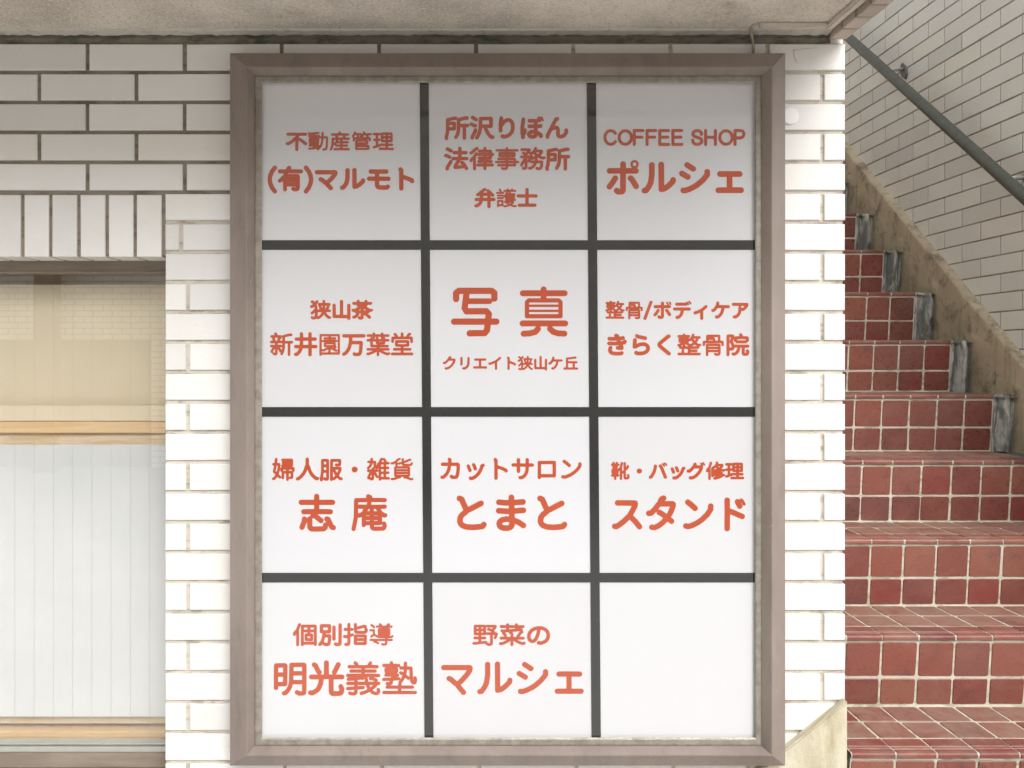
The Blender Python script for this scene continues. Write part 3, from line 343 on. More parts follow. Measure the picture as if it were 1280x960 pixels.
'グ': [[145, 154, 151, 153, 162, 133], [13, 73, 25, 73, 31, 76, 52, 95, 70, 118, 78, 121], [78, 121, 85, 119, 150, 119, 152, 114, 148, 95, 140, 78, 127, 55, 100, 26, 87, 15, 59, 0, 50, -3, 35, -1], [78, 121, 80, 134, 86, 144, 85, 149], [167, 162, 173, 160, 184, 142]],
'修': [[146, 72, 106, 51, 101, 50, 92, 52], [188, 30, 178, 27, 159, 13, 142, 5, 100, -7, 95, -8, 88, -6], [68, 81, 68, 20], [68, 81, 69, 107, 75, 112, 86, 113, 97, 126, 104, 129], [68, 81, 85, 78, 91, 78, 115, 86, 138, 98], [35, 105, 37, 98, 37, -11], [35, 105, 39, 126, 51, 156, 50, 163], [35, 105, 23, 99, 14, 85, 12, 74], [138, 98, 125, 108, 104, 129], [115, 166, 116, 159, 111, 140], [111, 140, 106, 138, 104, 129], [111, 140, 171, 139, 170, 129, 165, 120, 153, 109, 138, 98], [95, 26, 105, 23, 126, 30, 165, 52], [138, 98, 159, 87, 174, 81, 182, 79, 193, 83]],
'ス': [[168, 6, 146, 32, 113, 62], [43, 132, 143, 131, 144, 127, 141, 114, 129, 92, 116, 72, 113, 62], [113, 62, 104, 58, 83, 38, 56, 18, 37, 7, 27, 8]],
'タ': [[39, 3, 54, 1, 77, 11, 100, 27, 127, 53], [127, 53, 151, 35], [127, 53, 143, 76, 153, 97, 160, 116, 160, 125, 157, 127, 94, 127, 87, 129], [81, 82, 92, 77, 127, 53], [21, 77, 31, 77, 38, 81, 57, 99, 78, 125, 87, 129], [106, 157, 94, 152, 89, 143, 87, 129]],
'ド': [[155, 60, 101, 82, 86, 87, 70, 89], [149, 148, 154, 145, 166, 125], [70, 89, 69, 146], [70, 89, 69, -4], [128, 138, 141, 115]],
'個': [[38, -12, 38, 99, 35, 106], [53, 161, 40, 128, 35, 106], [12, 77, 13, 87, 24, 101, 35, 106], [127, 74, 127, 107], [127, 74, 105, 73, 105, 33, 149, 32, 149, 73, 127, 74], [127, 107, 127, 131], [127, 107, 95, 107], [127, 107, 160, 107], [178, 2, 178, -9], [178, 2, 178, 146, 177, 148, 174, 149, 76, 148, 75, 2], [178, 2, 75, 2], [75, 2, 75, -10]],
'別': [[175, 159, 174, -1, 172, -5, 167, -8, 146, -9, 138, -5], [46, 65, 48, 99], [46, 65, 89, 65, 92, 62, 90, 23, 84, -5, 76, -9, 60, -9, 49, -4], [46, 65, 34, 19, 23, 1, 15, -8], [126, 139, 126, 38], [48, 99, 26, 101, 27, 151, 90, 151, 90, 101, 48, 99]],
'指': [[9, 60, 18, 57, 35, 61, 44, 65], [44, 65, 44, 120], [44, 65, 72, 74], [19, -8, 34, -9, 40, -7, 42, -4, 44, 7, 44, 65], [175, 33, 175, 62, 174, 64, 170, 65, 96, 64, 95, 33], [175, 33, 95, 33], [44, 163, 44, 120], [96, 131, 98, 101, 105, 96, 117, 95, 160, 95, 175, 97, 180, 103, 183, 114, 178, 125], [96, 131, 96, 162], [96, 131, 115, 133, 163, 147, 175, 145], [44, 120, 14, 120], [44, 120, 70, 120], [95, 33, 95, 1, 99, -1, 174, -1, 175, 33]],
'導': [[82, 107, 82, 90], [82, 107, 82, 120, 85, 123, 111, 124, 117, 126], [82, 107, 164, 107], [54, 30, 54, 16], [54, 30, 16, 30], [54, 30, 140, 30], [184, 30, 140, 30], [190, 62, 181, 55, 140, 53], [148, 145, 182, 144], [148, 145, 149, 154, 153, 160, 161, 164], [148, 145, 120, 143], [120, 143, 117, 126], [120, 143, 102, 145], [45, 16, 54, 16], [164, 107, 164, 90], [164, 107, 164, 119, 161, 124, 122, 124, 117, 126], [75, 2, 54, 16], [102, 145, 97, 161, 89, 164], [102, 145, 66, 144], [22, 59, 32, 68, 43, 74], [15, 113, 42, 112, 43, 74], [23, 157, 35, 149, 44, 138], [140, 53, 140, 30], [140, 53, 85, 55, 68, 60, 53, 70, 43, 74], [108, -7, 114, -9, 125, -9, 138, -6, 140, 0, 140, 30], [82, 90, 83, 75, 90, 72, 159, 72, 164, 77, 164, 90], [82, 90, 164, 90]],
'明': [[178, 55, 178, 7, 176, -5, 169, -8, 152, -9, 138, -2], [178, 55, 178, 104], [178, 55, 106, 55], [74, 97, 73, 44, 23, 43], [74, 97, 74, 146, 73, 148, 69, 149, 24, 148, 23, 97], [74, 97, 23, 97], [106, 55, 107, 104], [106, 55, 100, 32, 92, 14, 77, -4, 73, -7, 67, -7], [178, 104, 178, 149, 177, 151, 173, 152, 108, 151, 107, 104], [178, 104, 107, 104], [23, 23, 23, 43], [23, 97, 23, 43]],
'光': [[32, 152, 39, 148, 55, 114, 60, 110], [178, 30, 184, 16, 182, 1, 178, -6, 165, -9, 142, -9, 132, -8, 128, -5, 125, 4, 125, 84], [143, 110, 164, 153], [99, 85, 99, 163], [99, 85, 125, 84], [99, 85, 72, 84], [12, -4, 20, -6, 33, 0, 48, 10, 57, 21, 68, 48, 72, 84], [125, 84, 184, 84], [17, 84, 72, 84]],
'義': [[24, 141, 61, 141, 68, 143], [116, 78, 120, 48], [61, 22, 61, 48], [61, 22, 100, 25], [27, -6, 36, -10, 53, -10, 57, -8, 60, -3, 61, 22], [16, 19, 61, 22], [100, 140, 100, 117], [100, 140, 75, 141, 68, 143], [100, 140, 133, 142], [183, 13, 185, 6, 183, -3, 179, -7, 172, -9, 165, -8, 151, -2, 138, 12], [140, 162, 135, 153, 133, 142], [68, 143, 65, 154, 57, 162], [61, 71, 61, 48], [61, 71, 55, 73, 19, 71], [61, 71, 67, 75, 86, 78, 97, 76], [138, 12, 167, 35], [171, 65, 150, 76, 141, 75], [133, 142, 176, 141], [34, 117, 100, 117], [100, 117, 100, 93], [100, 117, 165, 117], [100, 93, 16, 92], [100, 93, 185, 92], [90, -8, 110, -2, 138, 12], [120, 48, 61, 48], [61, 48, 16, 48], [185, 48, 120, 48], [120, 48, 132, 18, 138, 12]],
'塾': [[132, 161, 132, 134], [14, 148, 57, 149], [100, -3, 100, 27], [100, -3, 14, -3], [100, -3, 186, -3], [32, 47, 41, 46, 53, 49, 58, 72], [32, 27, 100, 27], [170, 27, 100, 27], [57, 149, 55, 163], [57, 149, 95, 148], [88, 94, 73, 93], [132, 134, 130, 109, 126, 94], [132, 134, 107, 134], [132, 134, 162, 133, 164, 82, 167, 62, 172, 53, 178, 50, 184, 53, 187, 68, 184, 79], [148, 77, 126, 94], [73, 93, 69, 86, 62, 81, 58, 72], [73, 93, 69, 95, 25, 95], [100, 27, 103, 54, 117, 73, 126, 94], [95, 74, 58, 72], [126, 94, 120, 100, 106, 107], [13, 70, 58, 72], [34, 111, 29, 111, 26, 114, 26, 128, 29, 131, 78, 131, 83, 129, 83, 115, 79, 111, 34, 111]],
'野': [[145, 86, 145, 7, 143, -4, 137, -8, 122, -9, 110, -2], [145, 86, 111, 86], [145, 86, 163, 86], [163, 86, 161, 99, 152, 107, 149, 113], [163, 86, 179, 86, 182, 84, 181, 72, 172, 49], [57, 48, 57, 6], [57, 48, 58, 83], [57, 48, 19, 48], [57, 48, 95, 48], [21, 118, 22, 84, 58, 83], [21, 118, 22, 151, 58, 152], [21, 118, 58, 118], [57, 6, 102, 11], [57, 6, 17, 0, 11, 2], [94, 118, 93, 84, 58, 83], [94, 118, 93, 151, 58, 152], [94, 118, 58, 118], [149, 113, 140, 116, 126, 124, 121, 123], [149, 113, 172, 138, 174, 150, 112, 151], [58, 152, 58, 118], [58, 118, 58, 83]],
'菜': [[191, 2, 178, -1, 148, 11, 124, 28, 117, 34, 113, 43], [133, 147, 133, 132], [133, 147, 133, 163], [133, 147, 66, 147], [133, 147, 183, 147], [66, 147, 66, 130], [66, 147, 66, 163], [66, 147, 18, 147], [50, 69, 40, 87, 34, 92], [100, 77, 93, 93, 85, 96], [12, 0, 23, -2, 50, 11, 72, 25, 92, 43], [23, 111, 29, 109, 73, 111, 130, 116, 158, 121, 170, 118], [144, 66, 150, 71, 165, 95, 174, 99], [92, 43, 99, 33, 99, -11], [92, 43, 99, 53, 100, 63], [92, 43, 113, 43], [16, 46, 80, 46, 92, 43], [184, 46, 119, 46, 113, 43]],
'の': [[103, 135, 103, 125, 96, 88, 88, 61, 80, 41, 72, 29, 64, 22, 53, 19, 43, 21, 34, 30, 29, 39, 26, 53, 28, 81, 35, 97, 48, 114, 68, 128, 92, 135, 103, 135], [103, 135, 119, 135, 133, 131, 154, 118, 165, 104, 170, 91, 173, 66, 167, 40, 156, 24, 150, 19, 141, 13, 119, 4, 111, 3, 99, 7]],
'C': [[119, 114, 107, 127, 93, 136, 77, 140, 60, 139, 45, 133, 31, 122, 21, 108, 14, 90, 12, 72, 14, 54, 21, 36, 31, 22, 45, 11, 60, 5, 77, 4, 93, 8, 107, 17, 119, 30]],
'O': [[140, 72, 137, 91, 130, 109, 118, 123, 103, 134, 85, 139, 67, 139, 49, 134, 34, 123, 22, 109, 15, 91, 12, 72, 15, 53, 22, 35, 34, 21, 49, 10, 67, 5, 85, 5, 103, 10, 118, 21, 130, 35, 137, 53, 140, 72]],
'F': [[8, 2, 8, 142, 96, 142], [8, 75, 86, 75]],
'E': [[100, 2, 8, 2, 8, 142, 98, 142], [8, 75, 90, 75]],
'S': [[8, 46, 12, 24, 28, 8, 52, 2, 78, 6, 98, 22, 100, 44, 86, 62, 52, 74, 24, 84, 10, 102, 14, 124, 32, 138, 54, 142, 78, 138, 94, 124, 98, 104]],
'H': [[8, 2, 8, 142], [108, 2, 108, 142], [8, 74, 108, 74]],
'P': [[8, 2, 8, 142, 66, 142, 90, 134, 100, 108, 90, 80, 66, 68, 8, 68]],
'(': [[60, 165, 38, 135, 24, 100, 20, 70, 24, 40, 38, 5, 60, -25]],
')': [[20, 165, 42, 135, 56, 100, 60, 70, 56, 40, 42, 5, 20, -25]],
'/': [[10, -12, 72, 158]],
'・': [[111, 74, 109, 80, 103, 84, 97, 84, 91, 80, 89, 74, 91, 68, 97, 64, 103, 64, 109, 68, 111, 74], [92, 74, 108, 74]],
}
# ------------------------------------------------------------------ setting: ground
g = put('ground', pydata('ground', [(-1500,-1500,0),(1500,-1500,0),(1500,1500,0),(-1500,1500,0)], [(0,1,2,3)]), m_ground); g['kind'] = 'structure'

# ------------------------------------------------------------------ tiled front wall
ZTOP = ZC + .777; PZ = .0738; BH = .064; U = .239; J = .0095
XL = X(206.5); XR = X(1056.5)          # window jamb, stairwell corner
LINT = Z(321); SOLD = Z(243.5)
SILL = .30
front = thing('tiled_wall', 'white brick tiled street wall around the sign board and the window', 'wall')
_brick_cache = {}
def brick_mesh(w, h, t=.014, key='brick', cham=.0016):
    q = (round(w, 3), round(h, 3), round(t, 3), key)
    if q in _brick_cache: return _brick_cache[q]
    w, h, t = q[:3]; a, b = w/2, h/2
    v = [(-a,t,-b),(a,t,-b),(a,t,b),(-a,t,b),(-a,cham,-b),(a,cham,-b),(a,cham,b),(-a,cham,b),(-a+cham,0,-b+cham),(a-cham,0,-b+cham),(a-cham,0,b-cham),(-a+cham,0,b-cham)]
    f = [(0,1,5,4),(1,2,6,5),(2,3,7,6),(3,0,4,7),(4,5,9,8),(5,6,10,9),(6,7,11,10),(7,4,8,11),(8,9,10,11)]
    me = pydata(key, v, f); me.materials.append(m_tile); _brick_cache[q] = me; return me
def brick(x0, x1, z0, z1, parent=front, y=0, name='brick'):
    me = brick_mesh(x1-x0, z1-z0)
    return put(name, me, None, parent, ((x0+x1)/2, y + random.uniform(-.0006, .0006), (z0+z1)/2),
        (random.gauss(0, .004), random.gauss(0, .0016), random.gauss(0, .005)))
J2 = J / 2
far_bricks = bmesh.new()       # wall area well outside the photo
def far_brick(x0, x1, z0, z1): add_box(far_bricks, x0, x1, 0, .013, z0, z1)
XB = X(-260)                   # bricks one by one as far left as a step aside would show
def row_bricks(cuts, z0, z1, skip=None):
    for a, b in zip(cuts[:-1], cuts[1:]):
        if b - a < .012: continue
        if skip and a > skip[0] and b < skip[1]: continue
        (brick if a > XB else far_brick)(a + J2, b - J2, z0, z1)
SX0, SX1 = X(300), X(968)      # hidden by the sign
for n in range(-1, 29):
    zt = ZTOP - n * PZ; zb = zt - BH
    if n < 0: continue
    if zb < .02: continue
    even = n % 2 == 0
    left = -4.2 if n <= 4 else XL
    cuts = []
    if n <= 4:
        base = X(109) if even else X(48.5)
        k0 = math.floor((left - base) / U)
        cuts = [base + U * j for j in range(k0, 40)]
        cuts = [c_ for c_ in cuts if c_ < (X(980) if even else X(1010))]
        cuts += [XR + J2] if even else [X(1028), XR + J2]
    else:
        cuts = [left - J2] + ([X(226 if n == 6 else 234.5)] if even else [])
        while cuts[-1] + U < X(930): cuts.append(cuts[-1] + U)
        cuts += [X(935.5), XR + J2] if even else [X(906), X(1028), XR + J2]
    hid = (SX0, SX1) if 1 <= n <= 23 else None
    row_bricks(cuts, zb, zt, hid)
    # below the window, outside the frame
    if n > 4 and zt < SILL - .01:
        x = -4.2 + (0 if even else U/2)
        while x < XL - J2 - .02:
            far_brick(x + J2, min(x + U, XL - J2) - J2, zb, zt); x += U
# soldier course over the window, each tile with a returned underside
px = XL - J2 - .0005
k_ = 0
while px > -2.9:
    x1 = px - J2; x0 = px - .0693 + J2 
    if x0 > XB:
        me = brick_mesh(round(x1-x0, 3), round(SOLD - LINT, 3), .088, 'brick')
        put('brick', me, None, front, ((x0+x1)/2, random.uniform(-.0008, .0008), (SOLD+LINT)/2), (0, random.gauss(0, .003), random.gauss(0, .004)))
    else: add_box(far_bricks, x0, x1, 0, .085, LINT, SOLD)
    px -= .0693
# wall left of window
for n in range(5, 24):
    zt = ZTOP - n*PZ; x = -4.2 + (0 if n % 2 else U/2)
    while x < -2.95: far_brick(x + J2, min(x+U, -2.93) - J2, zt-BH, zt); x += U
o = put('outlying_bricks', bm_mesh('outlying_bricks', far_bricks), m_tile, front); o['kind'] = 'stuff'
YM = .0052
core = box_mesh('mortar_bed',
    (XL, XR - .004, YM, .30, 0, SOLD - .0005),
    (X(640), XR - .004, YM, .30, SOLD, ZTOP + .003),
    (-4.2, XL - .0005, YM, .30, 0, SILL),
    (-4.2, -2.93, YM + .0004, .30, SILL, LINT + .004))
put('mortar_bed', core, m_mortar, front)
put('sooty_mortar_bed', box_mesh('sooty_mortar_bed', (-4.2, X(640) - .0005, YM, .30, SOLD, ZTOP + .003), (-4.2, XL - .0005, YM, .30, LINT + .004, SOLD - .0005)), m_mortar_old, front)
# dark sealant band under the soffit, wall above it
ZS = ZC + .803
bm = bmesh.new(); N = 220
for i in range(N):
    pass
xs = [X(-400) + (XR - .045 - X(-400)) * i / N for i in range(N + 1)]
rr = random.Random(3); lo = []; w_ = 0
vv = []
for x in xs:
    w_ = w_ * .7 + rr.gauss(0, .0012)
    vv += [(x, .004 + rr.uniform(-.001, .001), ZTOP + .0025), (x, -.002 + rr.uniform(-.0015, .0015), (ZTOP + ZS) / 2), (x, .001, ZS + .004)]
ff = []
for i in range(N):
    a = i*3; b = a+3
    ff += [(a, b, b+1, a+1), (a+1, b+1, b+2, a+2)]
put('sealant_joint', pydata('sealant_joint', vv, ff), m_joint, front)
put('upper_wall', box_mesh('upper_wall', (-4.2, XR, .012, .30, ZTOP + .0035, 3.2)), m_brickfar, front)
# tile dado return on the stairwell side of the corner
bm = bmesh.new()
for n in range(0, 29):
    zt = ZTOP - n*PZ
    if zt - BH < .02: continue
    y = .014 + (0 if n % 2 else -.12)
    while y < 3.4:
        a = max(y, .014); b = min(y + U - J, 3.4)
        if b - a > .02: add_box(bm, XR - .006, XR, a, b, zt - BH, zt)
        y += U
o = put('return_bricks', bm_mesh('return_bricks', bm), m_tile, front); o['kind'] = 'stuff'
put('stairwell_side', box_mesh('stairwell_side', (XR - .2, XR - .0045, .3005, 3.6, 0, 3.2)), m_mortar, front)

# ------------------------------------------------------------------ canopy over the pavement
canopy = thing('canopy', 'rough beige stucco soffit of the canopy above the sign, dirty and flaking', 'canopy', (0, 0, 0))
YF = -.72
put('soffit_slab', box_mesh('soffit_slab', (-4.2, XR - .0005 - .042, YF + .02, -.0005, ZS, ZC + 1.05), (-4.2, XR - .043, -.0006, .0115, ZS + .003, ZC + 1.05)), m_soffit, canopy)
# white painted edge against the wall: uneven strip
vv = []; ff = []
for i, x in enumerate(xs):
    a = rr.uniform(-.0012, .0022)
    vv += [(x, -.030 + rr.uniform(-.001, .001), ZS + .0002), (x, -.028 + rr.uniform(-.001, .001), ZS - .0035), (x, -.002, ZS - .0045 - a), (x, -.0012, ZS + .001)]
for i in range(N):
    a = i*4; b = a+4
    ff += [(a, b, b+1, a+1), (a+1, b+1, b+2, a+2), (a+2, b+2, b+3, a+3)]
put('paint_edge', pydata('paint_edge', vv, ff), m_trim, canopy)
# tiles along the free edge, seen from below
me = box_mesh('edge_tile', (-.0205, .0205, -.0285, .0285, 0, .26), bevel=.0015); me.materials.append(mat_tile('weathered_edge_tile', (.52, .455, .395), .14, .6))
ZE = ZC + .786
y = -.0365
while y > YF + .03:
    put('edge_tile', me, None, canopy, (XR - .0205 + random.uniform(-.0006, .0006), y, ZE + random.uniform(-.0006, .0006)))
    y -= .0655
put('edge_bed', box_mesh('edge_bed', (XR - .0405, XR - .0022, YF + .02, -.0012, ZE + .002, ZE + .25)), m_mortar_in, canopy)
bm = bmesh.new()
x = -4.2
while x < XR - .03:
    add_box(bm, x, x + .059, YF - .0, YF + .018, ZE, ZE + .26); x += .0693
o = put('fascia_tiles', bm_mesh('fascia_tiles', bm), m_tile, canopy); o['kind'] = 'stuff'

# cable moulding under the soffit
mould = thing('cable_moulding', 'ivory plastic cable moulding turning the corner under the soffit', 'moulding', (.9, -.07, ZS))
def lmesh(name, x0, x1, y0, y1, z0, z1, bev=.0035):
    return box_mesh(name, (x0, x1, y0, y1, z0, z1), bevel=bev)
YC = -.062; XC = X(1079, -.15) ; XC = .915
for nm, b_ in (('moulding_length', (X(949, YC), XC - .0085, YC - .0085, YC + .0085, ZS - .0125, ZS + .001)), ('moulding_length', (XC - .0088, XC + .0088, YF + .03, YC + .0086, ZS - .0127, ZS + .001))):
    o = put(nm, lmesh(nm, *b_), m_ivory, mould, (-.9, .07, -ZS))
# cable
wp = [P(944.5, 25, -.066), P(943, 29, -.058), P(939.6, 34, -.040), P(938.6, 41, -.022), P(940.5, 50, -.010), P(941.8, 60, -.008), P(941.5, 70, -.010), P(942, 82, -.010)]
cb = put('cable', tube('cable', wp, .0036, 8), m_cable); tag(cb, 'thin brown cable dropping from the soffit behind the top edge of the sign', 'cable')
# crack-like stain line on the top corner brick, built as thin ivory tubes
ln = [P(991, 63, -.0012), P(996, 62, -.0014), P(1003, 61, -.0012), P(1012, 60.5, -.0014), P(1022, 60, -.0012)]
l2 = [P(992.5, 63, -.0012), P(993, 69, -.0014), P(994.5, 75, -.0012), P(996.5, 78.5, -.0014)]
tw = thing('stain_line', 'thin crack-like stain line on the top brick at the stairwell corner', 'stain', ln[0])
for i, q in enumerate((ln, l2)):
    put('stain_stroke', tube('stain_stroke', [p_ - ln[0] for p_ in q], .0006, 5), m_ivory, tw)

# round cap on a brick beside the sign
pc = P(987.5, 145.5, 0)
cap = bmesh.new()
bmesh.ops.create_cone(cap, cap_ends=True, segments=28, radius1=.0215, radius2=.0205, depth=.004)
bmesh.ops.bevel(cap, geom=[e for e in cap.edges if all(abs(v.co.z - .002) < 1e-5 for v in e.verts)], offset=.0012, segments=2, affect='EDGES')
o = put('blanking_cap', bm_mesh('blanking_cap', cap), m_cap, None, (pc.x, -.0025, pc.z), (R(90), 0, 0))
tag(o, 'round white plastic cap on the brick beside the upper right of the sign', 'cap')

# ------------------------------------------------------------------ sign board
sign = thing('sign_board', 'large tenant directory sign board in a weathered bronze frame with white panels', 'sign', (X(635), 0, Z(957)))
so_ = -Vector(sign.location)
def sput(name, me, m, parent=None):
    o = put(name, me, m, parent or sign)
    if parent is None: o.location = so_
    return o
def rect(u0, v0, u1, v1, y): return [P(u0, v1, y), P(u1, v1, y), P(u1, v0, y), P(u0, v0, y)]
r0 = rect(287.5, 66.5, 981.5, 957, -.045)
rb = [Vector((p.x, .0, p.z)) for p in r0]
rings = [rb, r0, rect(307.5, 83, 966, 945, -.064), rect(309, 84.5, 964.5, 943.5, -.064), rect(318, 94.5, 952, 932.5, -.044), rect(318.2, 94.7, 951.8, 932.3, -.030)]
def rails(name, rings, m):
    for s in range(4):
        a, b = s, (s+1) % 4
        v = [];f = []
        for r_ in rings: v += [r_[a], r_[b]]
        for i in range(len(rings)-1): f.append((2*i, 2*i+1, 2*i+3, 2*i+2))
        sput(name, pydata(name, v, f), m)
rails('frame_rail', rings, m_brown)
YP = -.034
rails('trim_rail', [rect(318.1, 94.6, 951.9, 932.4, -.036), rect(318.1, 94.6, 951.9, 932.4, -.043), rect(320, 96.5, 950, 930.5, -.0445), rect(325.5, 101.5, 945.5, 924.5, -.0445), rect(327.5, 103.5, 943.8, 922, -.042), rect(327.6, 103.6, 943.7, 921.9, YP + .002)], m_champ)
sput('back_plate', box_mesh('back_plate', (X(300), X(968), -.026, -.0015, Z(945), Z(78))), m_brown)
def lean(v): return 6.0 * (v - 104) / 817       # the dividers run a little out of plumb
VB = [(524.6, 535.8), (733.6, 745.0)]
HB = [(300.2, 312.2), (508.8, 520.8), (716.2, 728.0)]
def quadbox(name, u0a, u1a, va, u0b, u1b, vb, y0, y1, m, parent=None, cham=0):
    t_ = [P(u0a, va, y0), P(u1a, va, y0), P(u1b, vb, y0), P(u0b, vb, y0)]
    b_ = [Vector((p.x, y1, p.z)) for p in t_]
    f = [(0,3,2,1),(0,1,5,4),(1,2,6,5),(2,3,7,6),(3,0,4,7),(4,5,6,7)]
    return sput(name, pydata(name, t_ + b_, f), m, parent)
for a, b in VB:
    quadbox('divider_strip', a, b, 100, a + 6.1, b + 6.1, 926, YP - .0022, YP + .001, m_bar)
edges_u = [(324, None), None, None]
def colx(ci, side, v):
    if ci == 0: return 326 if side == 0 else VB[0][0] + lean(v)
    if ci == 1: return (VB[0][1] if side == 0 else VB[1][0]) + lean(v)
    return VB[1][1] + lean(v) if side == 0 else 945
for a, b in HB:
    for ci in range(3):
        quadbox('divider_strip', colx(ci, 0, a) , colx(ci, 1, a), a, colx(ci, 0, b), colx(ci, 1, b), b, YP - .0016, YP + .001, m_bar)
rowsv = [(101, 302), (310, 510.5), (519, 718), (726, 925)]
panels = {}
for ri, (va, vb) in enumerate(rowsv):
    for ci in range(3):
        e = 2.0
        o = quadbox('panel', colx(ci, 0, va) - (e if ci else 0), colx(ci, 1, va) + (e if ci < 2 else 0), va, colx(ci, 0, vb) - (e if ci else 0), colx(ci, 1, vb) + (e if ci < 2 else 0), vb, YP, YP + .004, m_panel)
        panels[(ri, ci)] = o
panels[(3, 2)]['label'] = 'blank white panel without any lettering'

# lettering: every glyph is a set of centre-line strokes, drawn with a round pen and contoured
GL = {k: [np.array(q, float).reshape(-1, 2) / 200 for q in v] for k, v in GL.items()}
FINE = {('真', 2): .72, ('真', 3): .42, ('真', 4): .42, ('写', 2): .9}    # strokes drawn with a finer pen
WEIGHT = {'導': .60, '塾': .68, '義': .70, '貨': .66, '護': .60, '園': .66, '庵': .84, '葉': .76, '整': .70, '靴': .74, '雑': .76, '婦': .78, '事': .66, '骨': .66,
    '管': .72, '産': .78, '動': .70, '務': .76, '律': .80, '新': .76, '理': .82, '堂': .80, '修': .78, '個': .80, '指': .82, '野': .78, '菜': .82, '狭': .84, '院': .82,
    '服': .84, '明': .90, '別': .9, '法': .92, '所': .92, '沢': .95, '有': .92, '茶': .9, '丘': .95}
ADV = {'(': .40, ')': .40, '/': .46, 'C': .72, 'O': .80, 'F': .65, 'E': .67, 'S': .66, 'H': .70, 'P': .62, ' ': .34}
def letter_line(text, box, pen, parent, fixed=None):
    """text laid in a pixel box u0,v0,u1,v1 of the sign face; pen = stroke width in pixels"""
    u0, v0, u1, v1 = box; r = pen / 2
    segs = []; x = 0; gi = []
    for ch in text:
        if ch != ' ':
            for si_, st in enumerate(GL[ch]): segs.append((len(gi), st + [x, 0], FINE.get((ch, si_), .42 if ch == 'ポ' and st[:, 0].min() > .66 and st[:, 1].min() > .55 else .55 if ch in 'ドボバグデぼ' and st[:, 0].min() > .70 and st[:, 1].min() > .52 and len(st) < 6 and np.ptp(st[:, 1]) < .2 else 1.0)))
            gi.append((x, ch))
        x += ADV.get(ch, 1.0)
    allp = np.vstack([s for _, s, _w in segs]); mn = allp.min(0); mx_ = allp.max(0)
    sx = (u1 - u0 - pen) / (mx_[0] - mn[0]); sy = (v1 - v0 - pen) / (mx_[1] - mn[1])
    h = .45
    W = int((u1 - u0) / h) + 10; H = int((v1 - v0) / h) + 10
    gx = u0 - 4*h + np.arange(W) * h; gy = v0 - 4*h + np.arange(H) * h
    field = np.full((H, W), 9.0)
    ng = len(gi)
    for g in range(ng):
        strokes = [(np.stack([u0 + r + (s[:, 0] - mn[0]) * sx, v1 - r - (s[:, 1] - mn[1]) * sy], 1), wf) for k, s, wf in segs if k == g]
        pa = np.vstack([q for q, _w in strokes])
        x0, y0 = pa.min(0) - pen - 2; x1, y1 = pa.max(0) + pen + 2
        ix = np.where((gx >= x0) & (gx <= x1))[0]; iy = np.where((gy >= y0) & (gy <= y1))[0]
        xx, yy = np.meshgrid(gx[ix], gy[iy]); Dm = np.full(xx.shape, 99.0)
        for q, wf in strokes:
            for a, b in zip(q[:-1], q[1:]):
                ab = b - a; L2 = max((ab**2).sum(), 1e-9)
                t = np.clip(((xx - a[0]) * ab[0] + (yy - a[1]) * ab[1]) / L2, 0, 1)
                Dm = np.minimum(Dm, np.hypot(xx - a[0] - t * ab[0], yy - a[1] - t * ab[1]) + r * (1 - wf))
        # dense characters get a thinner pen so that their counters stay open
        rg = r * WEIGHT.get(gi[g][1], 1.0)
        sub = field[np.ix_(iy, ix)]; field[np.ix_(iy, ix)] = np.minimum(sub, Dm - rg)
    ins = field < 0
    verts = []; faces = []; vid = {}
    y_ = YP - .0003
    def V(px_, py_):
        key = (round(px_, 3), round(py_, 3))
        if key not in vid: vid[key] = len(verts); verts.append(P(px_, py_, y_))
        return vid[key]
    for j in range(H - 1):
        i = 0
        while i < W - 1:
            q = (ins[j, i], ins[j, i+1], ins[j+1, i+1], ins[j+1, i])
            s = sum(q)
            if s == 4:
                k = i
                while k < W - 1 and ins[j, k+1] and ins[j+1, k+1]: k += 1
                k = max(k, i + 1)
                faces.append((V(gx[i], gy[j]), V(gx[i], gy[j+1]), V(gx[k], gy[j+1]), V(gx[k], gy[j])))
                i = k; continue
            if s:
                pts = [(gx[i], gy[j], field[j, i]), (gx[i+1], gy[j], field[j, i+1]), (gx[i+1], gy[j+1], field[j+1, i+1]), (gx[i], gy[j+1], field[j+1, i])]
                out = []
                for a in range(4):
                    A = pts[a]; B = pts[(a+1) % 4]
                    if A[2] < 0: out.append(V(A[0], A[1]))
                    if (A[2] < 0) != (B[2] < 0):
                        t = A[2] / (A[2] - B[2]); out.append(V(A[0] + (B[0]-A[0])*t, A[1] + (B[1]-A[1])*t))
                out = list(dict.fromkeys(out))
                if len(out) > 2: faces.append(tuple(out[::-1]))
            i += 1
    return sput('lettering', pydata('lettering', verts, faces), m_red, parent)
